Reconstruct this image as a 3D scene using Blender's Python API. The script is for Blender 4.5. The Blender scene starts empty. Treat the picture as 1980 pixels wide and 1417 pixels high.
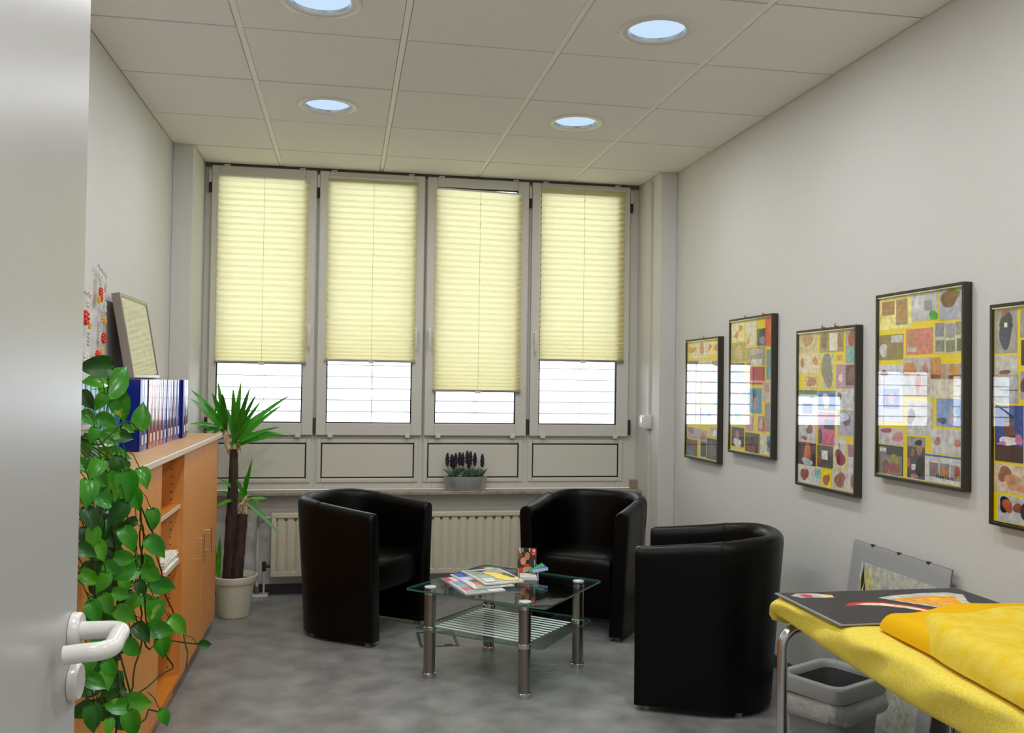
import bpy, bmesh, math, random
from mathutils import Vector, Matrix
random.seed(7)
S=bpy.context.scene; C=S.collection
PI=math.pi
# ------------------------------------------------------------------ camera, world, exposure
cam_d=bpy.data.cameras.new('camera'); cam=bpy.data.objects.new('camera',cam_d); C.objects.link(cam)
yaw,pit,rol=.1796,.0191,.0145
F_=Vector((math.sin(yaw)*math.cos(pit),math.cos(yaw)*math.cos(pit),math.sin(pit)))
R0=Vector((math.cos(yaw),-math.sin(yaw),0)); U0=R0.cross(F_)
R1=R0*math.cos(rol)+U0*math.sin(rol); U1=U0*math.cos(rol)-R0*math.sin(rol)
m=Matrix((R1,U1,-F_)).transposed().to_4x4(); m.translation=Vector((.4243,-4.2299,1.332))
cam.matrix_world=m
cam_d.sensor_width=36; cam_d.lens=1765.45/1980*36; cam_d.clip_start=.02
S.camera=cam
w=bpy.data.worlds.new('world'); S.world=w; w.use_nodes=True
bg=w.node_tree.nodes['Background']; bg.inputs[0].default_value=(.90,.95,1,1); bg.inputs[1].default_value=5.5
vs=S.view_settings; vs.view_transform='Standard'; vs.look='None'; vs.exposure=0.12; vs.gamma=1; vs.use_curve_mapping=False
S.cycles.max_bounces=14; S.cycles.diffuse_bounces=8; S.cycles.glossy_bounces=5; S.cycles.transparent_max_bounces=24

# ------------------------------------------------------------------ materials
def lin(h):
    v=[int(h[i:i+2],16)/255 for i in (0,2,4)]
    return tuple((c/12.92 if c<=.04045 else ((c+.055)/1.055)**2.4) for c in v)+(1,)
MC={}
def mat(name,col,rough=.5,metal=0,spec=.5,coat=0,noise=None,bump=None,**k):
    if name in MC: return MC[name]
    M_=bpy.data.materials.new(name); M_.use_nodes=True; nt=M_.node_tree; b=nt.nodes['Principled BSDF']
    if isinstance(col,str): col=lin(col)
    b.inputs['Base Color'].default_value=col; b.inputs['Roughness'].default_value=rough
    b.inputs['Metallic'].default_value=metal; b.inputs['Specular IOR Level'].default_value=spec
    b.inputs['Coat Weight'].default_value=coat
    tc=nt.nodes.new('ShaderNodeTexCoord')
    def ntex(scale,stretch=(1,1,1),detail=3,src='Object'):
        mp=nt.nodes.new('ShaderNodeMapping'); mp.inputs['Scale'].default_value=stretch
        nt.links.new(tc.outputs[src],mp.inputs[0])
        n=nt.nodes.new('ShaderNodeTexNoise'); n.inputs['Scale'].default_value=scale; n.inputs['Detail'].default_value=detail
        nt.links.new(mp.outputs[0],n.inputs['Vector']); return n
    if noise:   # (scale, stretch, col2, lo, hi)
        n=ntex(noise[0],noise[1],5); r=nt.nodes.new('ShaderNodeValToRGB')
        r.color_ramp.elements[0].position=noise[3]; r.color_ramp.elements[1].position=noise[4]
        r.color_ramp.elements[0].color=col; r.color_ramp.elements[1].color=lin(noise[2]) if isinstance(noise[2],str) else noise[2]
        nt.links.new(n.outputs[0],r.inputs[0]); nt.links.new(r.outputs[0],b.inputs['Base Color'])
    if bump:    # (scale, strength, stretch, distance)
        n=ntex(bump[0],bump[2] if len(bump)>2 else (1,1,1),4); bp=nt.nodes.new('ShaderNodeBump')
        bp.inputs['Strength'].default_value=bump[1]; bp.inputs['Distance'].default_value=bump[3] if len(bump)>3 else .002
        nt.links.new(n.outputs[0],bp.inputs['Height']); nt.links.new(bp.outputs[0],b.inputs['Normal'])
    MC[name]=M_; return M_
def emis(name,col,s):
    if name in MC: return MC[name]
    M_=bpy.data.materials.new(name); M_.use_nodes=True; nt=M_.node_tree; nt.nodes.clear()
    e=nt.nodes.new('ShaderNodeEmission'); e.inputs[0].default_value=lin(col); e.inputs[1].default_value=s
    o=nt.nodes.new('ShaderNodeOutputMaterial'); nt.links.new(e.outputs[0],o.inputs[0]); MC[name]=M_; return M_
def glassm(name,tint,ior=1.45,rough=0.0,gain=1.0):
    """thin pane: fresnel mix of see-through tint and mirror reflection"""
    M_=bpy.data.materials.new(name); M_.use_nodes=True; nt=M_.node_tree; nt.nodes.clear()
    t=nt.nodes.new('ShaderNodeBsdfTransparent'); t.inputs[0].default_value=tint
    g=nt.nodes.new('ShaderNodeBsdfGlossy'); g.inputs['Roughness'].default_value=rough
    f=nt.nodes.new('ShaderNodeFresnel'); f.inputs[0].default_value=ior
    mm=nt.nodes.new('ShaderNodeMath'); mm.operation='MULTIPLY'; mm.inputs[1].default_value=gain; mm.use_clamp=True
    x=nt.nodes.new('ShaderNodeMixShader'); o=nt.nodes.new('ShaderNodeOutputMaterial')
    gm=nt.nodes.new('ShaderNodeNewGeometry'); mi=nt.nodes.new('ShaderNodeMapRange'); mi.inputs[3].default_value=ior; mi.inputs[4].default_value=1/ior
    nt.links.new(gm.outputs['Backfacing'],mi.inputs[0]); nt.links.new(mi.outputs[0],f.inputs[0])
    nt.links.new(f.outputs[0],mm.inputs[0]); nt.links.new(mm.outputs[0],x.inputs[0]); nt.links.new(t.outputs[0],x.inputs[1]); nt.links.new(g.outputs[0],x.inputs[2]); nt.links.new(x.outputs[0],o.inputs[0])
    return M_
def attrm(name,rough=.5,coat=0.0,GAINL=1.0,GAINH=1.65):
    M_=bpy.data.materials.new(name); M_.use_nodes=True; nt=M_.node_tree; b=nt.nodes['Principled BSDF']
    a=nt.nodes.new('ShaderNodeAttribute'); a.attribute_name='Col'
    n=nt.nodes.new('ShaderNodeTexNoise'); n.inputs['Scale'].default_value=45; n.inputs['Detail'].default_value=2
    tc=nt.nodes.new('ShaderNodeTexCoord'); nt.links.new(tc.outputs['Object'],n.inputs['Vector'])
    mr=nt.nodes.new('ShaderNodeMapRange'); mr.inputs[1].default_value=.3; mr.inputs[2].default_value=.7; mr.inputs[3].default_value=GAINL; mr.inputs[4].default_value=GAINH
    nt.links.new(n.outputs[0],mr.inputs[0])
    mx=nt.nodes.new('ShaderNodeVectorMath'); mx.operation='SCALE'
    nt.links.new(a.outputs['Color'],mx.inputs[0]); nt.links.new(mr.outputs[0],mx.inputs['Scale'])
    nt.links.new(mx.outputs[0],b.inputs['Base Color']); b.inputs['Roughness'].default_value=rough; b.inputs['Coat Weight'].default_value=coat
    MC[name]=M_; return M_
def translucent(name,col,colt,wt=.5,rough=.8):
    M_=bpy.data.materials.new(name); M_.use_nodes=True; nt=M_.node_tree; nt.nodes.clear()
    d=nt.nodes.new('ShaderNodeBsdfDiffuse'); d.inputs[0].default_value=lin(col)
    t=nt.nodes.new('ShaderNodeBsdfTranslucent'); t.inputs[0].default_value=lin(colt)
    x=nt.nodes.new('ShaderNodeMixShader'); x.inputs[0].default_value=wt; o=nt.nodes.new('ShaderNodeOutputMaterial')
    nt.links.new(d.outputs[0],x.inputs[1]); nt.links.new(t.outputs[0],x.inputs[2]); nt.links.new(x.outputs[0],o.inputs[0]); MC[name]=M_; return M_

WALL=mat('wall_plaster','d3d2cf',.9,spec=.2,bump=(130,.35,(1,1,1),.003))
CEILM=mat('ceiling_tile_paint','eeedeb',.92,spec=.15,bump=(300,.15))
RUN=mat('ceiling_runner_white','f4f4f2',.5)
GAPM=mat('ceiling_gap_dark','35332f',.8)
FLOORM=mat('linoleum_grey','737373',.34,spec=.5,noise=(6,(1,1,1),'9b9b99',.3,.72),bump=(8,.03))
BASEB=mat('baseboard_dark','3c3f42',.5)
PVC=mat('window_frame_white','d2d0c9',.38)
PVCS=mat('spandrel_white','d5d3c8',.45)
GASK=mat('gasket_dark','1d1b15',.7)
SILLM=mat('sill_stone','a99d8c',.4,noise=(40,(1,1,1),'8b8071',.4,.7))
RADM=mat('radiator_enamel','d6d0bb',.35)
WOOD=mat('beech_veneer','d98c3c',.45,noise=(5,(14,14,.9),'e29c54',.3,.75))
WOODT=mat('beech_veneer_top','cf9f6c',.42,noise=(5,(14,.9,14),'dcb285',.3,.75))
WEDGE=mat('edge_strip_pale','dccdb8',.4)
WIN_=mat('beech_inside','c8741a',.5,noise=(5,(14,14,.9),'d88826',.3,.75))
CHROME=mat('chrome','d6d6d8',.14,1)
STEEL=mat('brushed_steel','8f8a84',.28,1,noise=(30,(1,1,.05),'a39d95',.3,.7))
ALU=mat('aluminium','a5a19a',.32,1)
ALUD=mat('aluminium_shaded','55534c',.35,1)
LEATH=mat('black_leatherette','030303',.34,spec=.2,bump=(260,.18))
DOORM=mat('door_paint','b6b6b5',.30,spec=.5)
WPLAS=mat('white_plastic','d9d8d4',.22,spec=.6)
GLASST=glassm('table_glass',(.86,.93,.91,1),1.5)
GEDGE=mat('glass_edge_green','47786c',.1,spec=.9)
PANE=glassm('window_pane',(.96,.98,1,1),1.45)
PICG=glassm('picture_glass',(.98,.98,.98,1),1.52,gain=.85)
FROST=mat('frosted_stripe','e6efec',.5)
LEAFM=mat('leaf_green','1c7a06',.25,spec=.55,noise=(9,(1,1,1),'55a00c',.35,.75))
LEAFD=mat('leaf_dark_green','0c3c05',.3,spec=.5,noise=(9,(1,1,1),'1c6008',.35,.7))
LEAFV=mat('leaf_variegated','2a8408',.28,spec=.5,noise=(16,(1,1,1),'a8c04a',.62,.7))
VINE=mat('vine_green','33440f',.8,spec=.2)
YUC=mat('yucca_leaf','2a8c14',.35,spec=.5,noise=(7,(1,1,1),'56a92c',.35,.7))
BARK=mat('bark','2a1b12',.85,noise=(25,(1,1,.25),'432e20',.4,.65),bump=(40,.9,(1,1,.3),.01))
HUSK=mat('dry_husk','a98a5c',.8,noise=(30,(1,1,1),'d8c39a',.4,.6))
SOIL=mat('potting_soil','33221a',.95,bump=(90,1,(1,1,1),.01))
POTM=mat('cream_plastic_pot','e8e4cf',.38)
ZINC=mat('zinc','a8a8a6',.42,.55,noise=(12,(1,1,.6),'bdbcba',.3,.7))
LAV=mat('lavender_bloom','26222c',.8,noise=(60,(1,1,1),'403848',.4,.6))
LAVL=mat('sage_green_leaf','34503c',.6,noise=(20,(1,1,1),'56745a',.4,.6))
TOWEL=mat('yellow_terry','f2d83e',.95,spec=.1,noise=(150,(1,1,1),'f6e677',.35,.65),bump=(420,.7,(1,1,1),.003))
TOWELO=mat('golden_terry','ecb60c',.9,spec=.15,bump=(350,.4,(1,1,1),.002))
TOWELY=mat('light_golden_terry','f0cc2e',.95,spec=.1,noise=(25,(1,1,1),'f3da5c',.35,.65),bump=(420,.8,(1,1,1),.003))
BIN=mat('grey_bin_plastic','8e9190',.35)
BAG=mat('bin_liner','a9aca9',.25,spec=.6,bump=(30,.8,(1,1,1),.01))
BLACKP=mat('print_black','292a2b',.42)
PAPER=mat('paper_white','dadad6',.6)
YELB=mat('yellow_card','ffe600',.5)
PRINT=attrm('photo_print',.45)
PRINTG=attrm('glossy_print',.3,0,.95,1.3)
BLINDM=translucent('pleated_blind_fabric','e4dec0','fcf4c2',.68)
SLAT=mat('exterior_slat','5c5f64',.5,.2)
BEADR=mat('red_bead','d0260c',.12,spec=.8); BEADY=mat('amber_bead','e6a812',.12,spec=.8); BEADC=mat('clear_bead','d6d6d2',.08,spec=.9)
RUBB=mat('black_rubber','151515',.6)
BRASS=mat('brass','b08c3c',.3,1)

# ------------------------------------------------------------------ mesh builder
class MB:
    def __init__(s): s.v=[];s.f=[];s.c=[]
    def add(s,vs,fs,col=None):
        n=len(s.v); s.v+= [tuple(v) for v in vs]; s.f+=[tuple(i+n for i in f) for f in fs]; s.c+=[col]*len(fs); return s
    def box(s,x0,x1,y0,y1,z0,z1,col=None):
        v=[(x0,y0,z0),(x1,y0,z0),(x1,y1,z0),(x0,y1,z0),(x0,y0,z1),(x1,y0,z1),(x1,y1,z1),(x0,y1,z1)]
        return s.add(v,[(3,2,1,0),(4,5,6,7),(0,1,5,4),(1,2,6,5),(2,3,7,6),(3,0,4,7)],col)
    def rbox(s,x0,x1,y0,y1,z0,z1,r=.004,seg=2,col=None):
        bm=bmesh.new(); bmesh.ops.create_cube(bm,size=1)
        for v in bm.verts: v.co=Vector(((x0+x1)/2+v.co.x*(x1-x0),(y0+y1)/2+v.co.y*(y1-y0),(z0+z1)/2+v.co.z*(z1-z0)))
        bmesh.ops.bevel(bm,geom=bm.edges[:],offset=r,segments=seg,profile=.5,affect='EDGES')
        return s.bm(bm,col)
    def bm(s,bm,col=None):
        bm.verts.index_update(); s.add([v.co[:] for v in bm.verts],[[v.index for v in f.verts] for f in bm.faces],col); bm.free(); return s
    def lathe(s,prof,cx=0,cy=0,cz=0,n=32,sx=1,sy=1,col=None,cap=False):
        vs=[];fs=[]
        for r,z in prof:
            for k in range(n):
                a=2*PI*k/n; vs.append((cx+r*sx*math.cos(a),cy+r*sy*math.sin(a),cz+z))
        for i in range(len(prof)-1):
            for k in range(n):
                k2=(k+1)%n; fs.append((i*n+k,i*n+k2,(i+1)*n+k2,(i+1)*n+k))
        if cap:
            fs.append(tuple(range(n-1,-1,-1))); fs.append(tuple((len(prof)-1)*n+k for k in range(n)))
        return s.add(vs,fs,col)
    def tube(s,pts,r,n=10,col=None,closed=False):
        pts=[Vector(p) for p in pts]; m=len(pts); rr=r if isinstance(r,(list,tuple)) else [r]*m
        T=[]
        for i in range(m):
            if closed: t=pts[(i+1)%m]-pts[i-1]
            else: t=pts[min(i+1,m-1)]-pts[max(i-1,0)]
            T.append(t.normalized() if t.length>1e-9 else Vector((0,0,1)))
        up=Vector((0,0,1)) if abs(T[0].z)<.9 else Vector((1,0,0))
        a=T[0].cross(up).normalized(); vs=[];fs=[]
        for i in range(m):
            a=(a-T[i]*a.dot(T[i])); a=a.normalized() if a.length>1e-6 else T[i].orthogonal().normalized()
            b=T[i].cross(a)
            for k in range(n):
                q=2*PI*k/n; vs.append(tuple(pts[i]+a*(rr[i]*math.cos(q))+b*(rr[i]*math.sin(q))))
        for i in range(m if closed else m-1):
            j=(i+1)%m
            for k in range(n):
                k2=(k+1)%n; fs.append((i*n+k,i*n+k2,j*n+k2,j*n+k))
        if not closed: fs.append(tuple(range(n-1,-1,-1))); fs.append(tuple((m-1)*n+k for k in range(n)))
        return s.add(vs,fs,col)
    def ball(s,c,r,nu=10,nv=6,col=None,sc=(1,1,1)):
        vs=[(c[0],c[1],c[2]-r*sc[2])];fs=[]
        for i in range(1,nv):
            p=PI*i/nv
            for k in range(nu):
                a=2*PI*k/nu; vs.append((c[0]+r*sc[0]*math.sin(p)*math.cos(a),c[1]+r*sc[1]*math.sin(p)*math.sin(a),c[2]-r*sc[2]*math.cos(p)))
        vs.append((c[0],c[1],c[2]+r*sc[2])); L=len(vs)-1
        for k in range(nu): fs.append((0,1+(k+1)%nu,1+k))
        for i in range(nv-2):
            for k in range(nu):
                a=1+i*nu+k;b=1+i*nu+(k+1)%nu; fs.append((a,b,b+nu,a+nu))
        for k in range(nu): fs.append((1+(nv-2)*nu+k,1+(nv-2)*nu+(k+1)%nu,L))
        return s.add(vs,fs,col)
    def xform(s,M,start=0):
        s.v[start:]=[tuple(M@Vector(v)) for v in s.v[start:]]; return s
    def build(s,name,material,parent=None,smooth=False,off=None):
        me=bpy.data.meshes.new(name)
        vs=s.v
        o_=off if off is not None else (parent.get('_o') if parent is not None and '_o' in parent else None)
        if o_ is not None: vs=[(a-o_[0],b-o_[1],c-o_[2]) for a,b,c in vs]
        me.from_pydata(vs,[],s.f)
        if any(c is not None for c in s.c):
            at=me.color_attributes.new('Col','FLOAT_COLOR','CORNER'); i=0; buf=[]
            for f,c in zip(s.f,s.c):
                cc=lin(c) if isinstance(c,str) else (c or (.8,.8,.8,1)); buf+=list(cc)*len(f)
            at.data.foreach_set('color',buf)
        me.validate(); me.materials.append(material)
        o=bpy.data.objects.new(name,me); C.objects.link(o)
        if smooth:
            me.polygons.foreach_set('use_smooth',[True]*len(me.polygons))
            if smooth!='all':
                try: me.set_sharp_from_angle(angle=math.radians(40))
                except Exception: pass
        if parent is not None: o.parent=parent
        if o_ is not None and parent is not None and '_o' in parent: o['_o']=list(o_)
        return o
def tag(o,label=None,cat=None,group=None,kind=None):
    if label:o['label']=label
    if cat:o['category']=cat
    if group:o['group']=group
    if kind:o['kind']=kind
    return o
def thing(name,label,cat,loc=(0,0,0),rz=0,group=None,world=True):
    """Empty at the base; with world=True children are given in world coordinates"""
    o=bpy.data.objects.new(name,None); C.objects.link(o); o.location=loc; o.rotation_euler=(0,0,rz); o.empty_display_size=.1
    if world: o['_o']=list(loc)
    return tag(o,label,cat,group)
def struct(name,mb,material,smooth=False):
    o=mb.build(name,material,None,smooth); o['kind']='structure'; return o
def dup(root,loc=None,rz=None,label=None,group=None):
    def cp(o,par):
        c=o.copy(); C.objects.link(c); c.parent=par
        for ch in [x for x in kids.get(o.name,[])]: cp(ch,c)
        return c
    kids={}
    for x in bpy.data.objects:
        if x.parent is not None: kids.setdefault(x.parent.name,[]).append(x)
    r=cp(root,None)
    if loc is not None: r.location=loc
    if rz is not None: r.rotation_euler=(0,0,rz)
    if label: r['label']=label
    if group: r['group']=group
    return r

# ------------------------------------------------------------------ room shell
XL,XR=-.575,2.468; H=2.682; YB=-3.86; YP=1.25; YW=1.68; NL,NR=-.461,2.36
RX0,RX1=.11,.98   # doorway in the back wall
struct('floor',MB().box(-1.2,3.0,-5.6,1.9,-.1,0),FLOORM)
struct('wall_left',MB().box(XL-.12,XL,YB,YW+.12,0,2.9),WALL)
struct('wall_right',MB().box(XR,XR+.12,YB,YW+.12,0,2.9),WALL)
struct('wall_pier_left',MB().rbox(XL+.0005,NL,YP,YW+.10,0,2.9,.003,1),WALL)
struct('wall_pier_right',MB().rbox(NR,XR-.0005,YP,YW+.10,0,2.9,.003,1),WALL)
struct('wall_under_window',MB().box(NL,NR,YW,YW+.12,0,.625),WALL)
struct('wall_over_window',MB().box(NL,NR,YW+.02,YW+.12,2.705,2.9),WALL)
struct('wall_back',MB().box(XL,RX0-.05,YB-.13,YB,0,2.9).box(RX1+.05,XR,YB-.13,YB,0,2.9).box(RX0-.05,RX1+.05,YB-.13,YB,2.08,2.9),WALL)
struct('wall_corridor_left',MB().box(-1.2,-1.1,-5.6,YB-.13,0,2.9),WALL)  # unseen corridor shell, added to keep sky light out of the doorway
struct('wall_corridor_right',MB().box(2.9,3.0,-5.6,YB-.13,0,2.9),WALL)
struct('wall_corridor_back',MB().box(-1.2,3.0,-5.7,-5.6,0,2.9),WALL)
struct('trim_door_frame',MB().box(RX0-.05,RX0-.002,YB-.14,YB+.012,0,2.08).box(RX1+.002,RX1+.05,YB-.14,YB+.012,0,2.08).box(RX0-.05,RX1+.05,YB-.14,YB+.012,2.03,2.08),DOORM)
struct('baseboard_left',MB().rbox(XL,XL+.012,YB,YP,0,.06,.003,1),BASEB)
struct('baseboard_right',MB().rbox(XR-.012,XR,YB,YP,0,.06,.003,1),BASEB)
struct('baseboard_window',MB().rbox(NL,NR,YW-.012,YW,0,.06,.003,1),BASEB)
struct('baseboard_pier',MB().rbox(NR,XR-.012,YP-.012,YP,0,.06,.003,1),BASEB)
struct('trim_floor_hatch',MB().box(.815,1.015,.655,.670,0,.003).box(.815,1.015,.395,.410,0,.003).box(.815,.83,.41,.655,0,.003).box(1.0,1.015,.41,.655,0,.003).box(.94,.98,.41,.425,.0031,.006),mat('hatch_metal','6a6965',.4,.6))
# ceiling: slab, light runners and loose tiles
ceil=struct('ceiling',MB().box(-1.2,3.0,-5.6,YW+.1,H+.045,H+.12),GAPM)
xs=[XL,0,.625,1.25,1.875,XR]; ys=[-3.86,-3.75,-3.125,-2.5,-1.875,-1.25,-.625,0,.625,1.25,1.672]
for i,x in enumerate(xs[1:-1]):
    MB().box(x-.0115,x+.0115,YB,YW-.004,H+.004,H+.03).build('ceiling_runner',RUN,ceil)
for j,y in enumerate(ys[1:-1]):
    for i in range(5):
        a,b=xs[i],xs[i+1]
        if j==len(ys)-3 : a,b=max(a,NL),min(b,NR)
        MB().box(a+.012,b-.012,y-.005,y+.005,H+.012,H+.03).build('cross_runner',GAPM,ceil)
LAMPS=[(c,r) for c in (.3125,1.5625) for r in (.3125,-.9375,-2.1875,-3.4375)]
def tile(x0,x1,y0,y1,hole=None):
    m_=MB(); z0,z1=H,H+.02; g=.004; 
    if hole is None:
        m_.rbox(x0,x1,y0,y1,z0,z1,.002,1)
    else:
        cx,cy=hole; n=32; r=.122; vs=[];fs=[]
        def sq(a):
            dx,dy=math.cos(a),math.sin(a)
            t=min(((x1-cx) if dx>0 else (cx-x0))/max(abs(dx),1e-9),((y1-cy) if dy>0 else (cy-y0))/max(abs(dy),1e-9)); return cx+dx*t,cy+dy*t
        an=sorted([2*PI*k/n for k in range(n)]+[math.atan2(yy-cy,xx-cx)%(2*PI) for xx in (x0,x1) for yy in (y0,y1)]); an=[a for i,a in enumerate(an) if i==0 or a-an[i-1]>1e-6]; n=len(an)
        for z in (z0,z1):
            for a in an: vs.append((*sq(a),z))
            for a in an: vs.append((cx+r*math.cos(a),cy+r*math.sin(a),z))
        for k in range(n):
            q=(k+1)%n
            fs+=[(k,n+k,n+q,q),(2*n+k,2*n+q,3*n+q,3*n+k),(k,q,2*n+q,2*n+k),(n+k,3*n+k,3*n+q,n+q)]
        m_.add(vs,fs)
    m_.build('ceiling_tile',CEILM,ceil)
for j in range(len(ys)-1):
    for i in range(5):
        x0,x1,y0,y1=xs[i],xs[i+1],ys[j],ys[j+1]
        if j==len(ys)-2: x0,x1=max(x0,NL),min(x1,NR)
        gx0=.014 if 0<i else .003; gx1=.014 if i<4 else .003
        h=None
        for c in LAMPS:
            if x0<c[0]<x1 and y0<c[1]<y1: h=c
        tile(x0+gx0,x1-gx1,y0+.0065,y1-.0065,h)
MB().box(-1.2,3.0,-5.6,YB-.13,H+.02,H+.044).build('corridor_tiles',CEILM,ceil)
# ------------------------------------------------------------------ recessed downlights
REFL=mat('lamp_reflector','cfdfee',.22,.9)
LENS=emis('lamp_lens','c8e0fa',0.95)
lamp=None; LN=['leftmost of the two near the blinds, over the armchairs','right-hand one of the two near the blinds','left-hand round ceiling lamp cut by the top edge']
def make_lamp():
    t=thing('ceiling_lamp','x','lamp',(0,0,H),0,'recessed round ceiling lamps',world=False)
    MB().lathe([(.108,.0),(.112,-.006),(.124,-.009),(.142,-.006),(.146,-.001),(.1465,.0),(.108,0)],n=48).build('trim_ring',WPLAS,t,True)
    MB().lathe([(.108,.0),(.104,.012),(.094,.028),(.078,.036)],n=40).build('reflector',REFL,t,True)
    MB().lathe([(.1045,.010),(.06,.014),(.0,.016)],n=40).build('lens',LENS,t,True)
    ld=bpy.data.lights.new('bulb','AREA'); ld.shape='DISK'; ld.size=.2; ld.energy=7.5; ld.color=(.98,.99,1)
    l=bpy.data.objects.new('bulb',ld); C.objects.link(l); l.parent=t; l.location=(0,0,-.012)
    return t
lamp=make_lamp()
labs={(.3125,.3125):'round recessed ceiling lamp near the blinds, in the tile above the left armchair',(1.5625,.3125):'round recessed ceiling lamp near the blinds, smaller lit disc on the right side',(1.5625,-.9375):'large round recessed ceiling lamp at the top right, nearest the picture wall',(.3125,-.9375):'round recessed ceiling lamp with mottled lens cut by the top edge'}
for i,c in enumerate([(.3125,.3125),(1.5625,.3125),(1.5625,-.9375),(.3125,-.9375),(.3125,-2.1875),(1.5625,-2.1875),(.3125,-3.4375),(1.5625,-3.4375)]):  # last two rows are out of view, added to light the near part
    o=lamp if i==0 else dup(lamp)
    o.location=(c[0],c[1],H); o['label']=labs.get(c) or 'unseen round recessed ceiling lamp added %s, on the %s side'%('in the third row from the blinds' if c[1]>-3 else 'in the row nearest the doorway','cabinet' if c[0]<1 else 'picture wall')
ld=bpy.data.lights.new('corridor_fill','AREA'); ld.shape='RECTANGLE'; ld.size=1.2; ld.size_y=.3; ld.energy=14; ld.color=(1,.96,.9)  # unseen fill light, added to brighten the doorway end of the room
ct=thing('corridor_fill_light','added unseen fill light on the corridor ceiling behind the doorway','lamp',(1.0,-4.9,H),0,None,False)
MB().rbox(-.62,.62,-.17,.17,-.03,.0,.004,1).build('housing',WPLAS,ct)
MB().box(-.58,.58,-.14,.14,-.033,-.031).build('diffuser',emis('corridor_fill_glow','fff6e8',3),ct)
l=bpy.data.objects.new('bulb',ld); C.objects.link(l); l.parent=ct; l.location=(0,0,-.04)

# ------------------------------------------------------------------ windows
BOT,TOP=.99,2.668
SX=[(-.417,.222),(.241,.908),(.925,1.595),(1.618,2.292)]
GX=[(-.372,.152),(.302,.840),(.990,1.521),(1.678,2.210)]
PX=[(-.36,.184),(.275,.865),(.951,1.553),(1.644,2.236)]
def frame_rect(m_,x0,x1,z0,z1,w,y0,y1,wl=None,wr=None,wb=None,wt=None):
    wl=wl or w; wr=wr or w; wb=wb or w; wt=wt or w
    m_.box(x0,x0+wl,y0,y1,z0,z1).box(x1-wr,x1,y0,y1,z0,z1).box(x0+wl,x1-wr,y0,y1,z0,z0+wb).box(x0+wl,x1-wr,y0,y1,z1-wt,z1)
def bev(o,wd=.003,seg=2):
    b=o.modifiers.new('bevel','BEVEL'); b.width=wd; b.segments=seg; b.limit_method='ANGLE'; return o
cuts=[NL,.2315,.9165,1.6065,NR]
hpos=[(.19,),(.862,),(.950,),(1.645,)]
for i in range(4):
    wn=thing('window_%d'%(i+1),None,None,((SX[i][0]+SX[i][1])/2,YW+.02,.66)); wn['kind']='structure'
    m_=MB(); a,b=cuts[i],cuts[i+1]
    frame_rect(m_,a,b,.645,2.69,.05,YW+.022,YW+.09,wl=GX[i][0]-a-.01,wr=b-GX[i][1]-.01,wb=.06,wt=.05)
    m_.box(GX[i][0]-.01,GX[i][1]+.01,YW+.022,YW+.09,.952,1.06)
    bev(m_.build('frame',PVC,wn))
    m_=MB(); frame_rect(m_,SX[i][0],SX[i][1],BOT,TOP,.055,YW-.012,YW+.018,wl=GX[i][0]-SX[i][0],wr=SX[i][1]-GX[i][1],wb=.078,wt=.062)
    sash=bev(m_.build('sash',PVC,wn),.005)
    m_=MB(); frame_rect(m_,GX[i][0],GX[i][1],BOT+.078,TOP-.062,.007,YW-.004,YW+.014); m_.build('gasket',GASK,sash)
    MB().box(GX[i][0]-.005,GX[i][1]+.005,YW+.030,YW+.036,1.03,2.62).build('pane',PANE,wn)
    m_=MB(); frame_rect(m_,PX[i][0]-.028,PX[i][1]+.028,.688,.968,.028,YW+.012,YW+.024); bev(m_.build('panel_bead',PVC,wn),.006)
    MB().box(PX[i][0]-.001,PX[i][1]+.001,YW+.0212,YW+.04,.715,.941).build('panel_gasket',GASK,wn)
    MB().rbox(PX[i][0]+.008,PX[i][1]-.008,YW+.019,YW+.035,.724,.932,.002,1).build('spandrel_panel',PVCS,wn)
    hx=hpos[i][0]
    m_=MB().rbox(hx-.013,hx+.013,YW-.019,YW-.012,1.615,1.685,.003,2); hb=m_.build('handle_base',WPLAS,wn,True)
    m_=MB().tube([(hx,YW-.012,1.665),(hx,YW-.05,1.665)],.008,12); m_.rbox(hx-.0085,hx+.0085,YW-.062,YW-.045,1.545,1.675,.005,2); m_.build('handle_lever',WPLAS,hb,True)
    # hinges
    hs=SX[i][0] if i in (0,2) else SX[i][1]
    hs={0:SX[0][0]-.010,1:SX[1][0]-.009,2:SX[2][1]+.011,3:SX[3][1]+.011}[i]
    for z0,z1,mm in ((2.50,2.56,RUBB),(2.56,2.64,PVC),(1.0,1.10,ALUD)):
        MB().rbox(hs-.008,hs+.008,YW-.012,YW+.016,z0,z1,.002,1).build('hinge',mm,wn)
    for px_ in (SX[i][0]+.09,SX[i][1]-.09):
        MB().rbox(px_-.016,px_+.016,YW-.020,YW-.0125,BOT-.012,BOT+.012,.002,1).box(px_-.012,px_+.012,YW-.018,YW+.012,BOT-.014,BOT-.008).build('clip',WPLAS,wn)
        MB().rbox(px_-.018,px_+.018,YW-.016,YW+.012,TOP,TOP+.009,.002,1).build('clip',WPLAS,wn)
struct('window_sill',MB().rbox(NL+.001,NR-.001,YW-.115,YW+.015,.622,.645,.004,2),SILLM)
struct('trim_sill_block',MB().rbox(NR-.045,NR-.001,YW-.03,YW+.02,.645,.70,.002,1),mat('sill_block','9a8a6c',.6))
struct('trim_window_head',MB().box(NL,NR,YW+.018,YW+.021,2.66,2.72),mat('head_gap','7c7559',.8))
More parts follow.
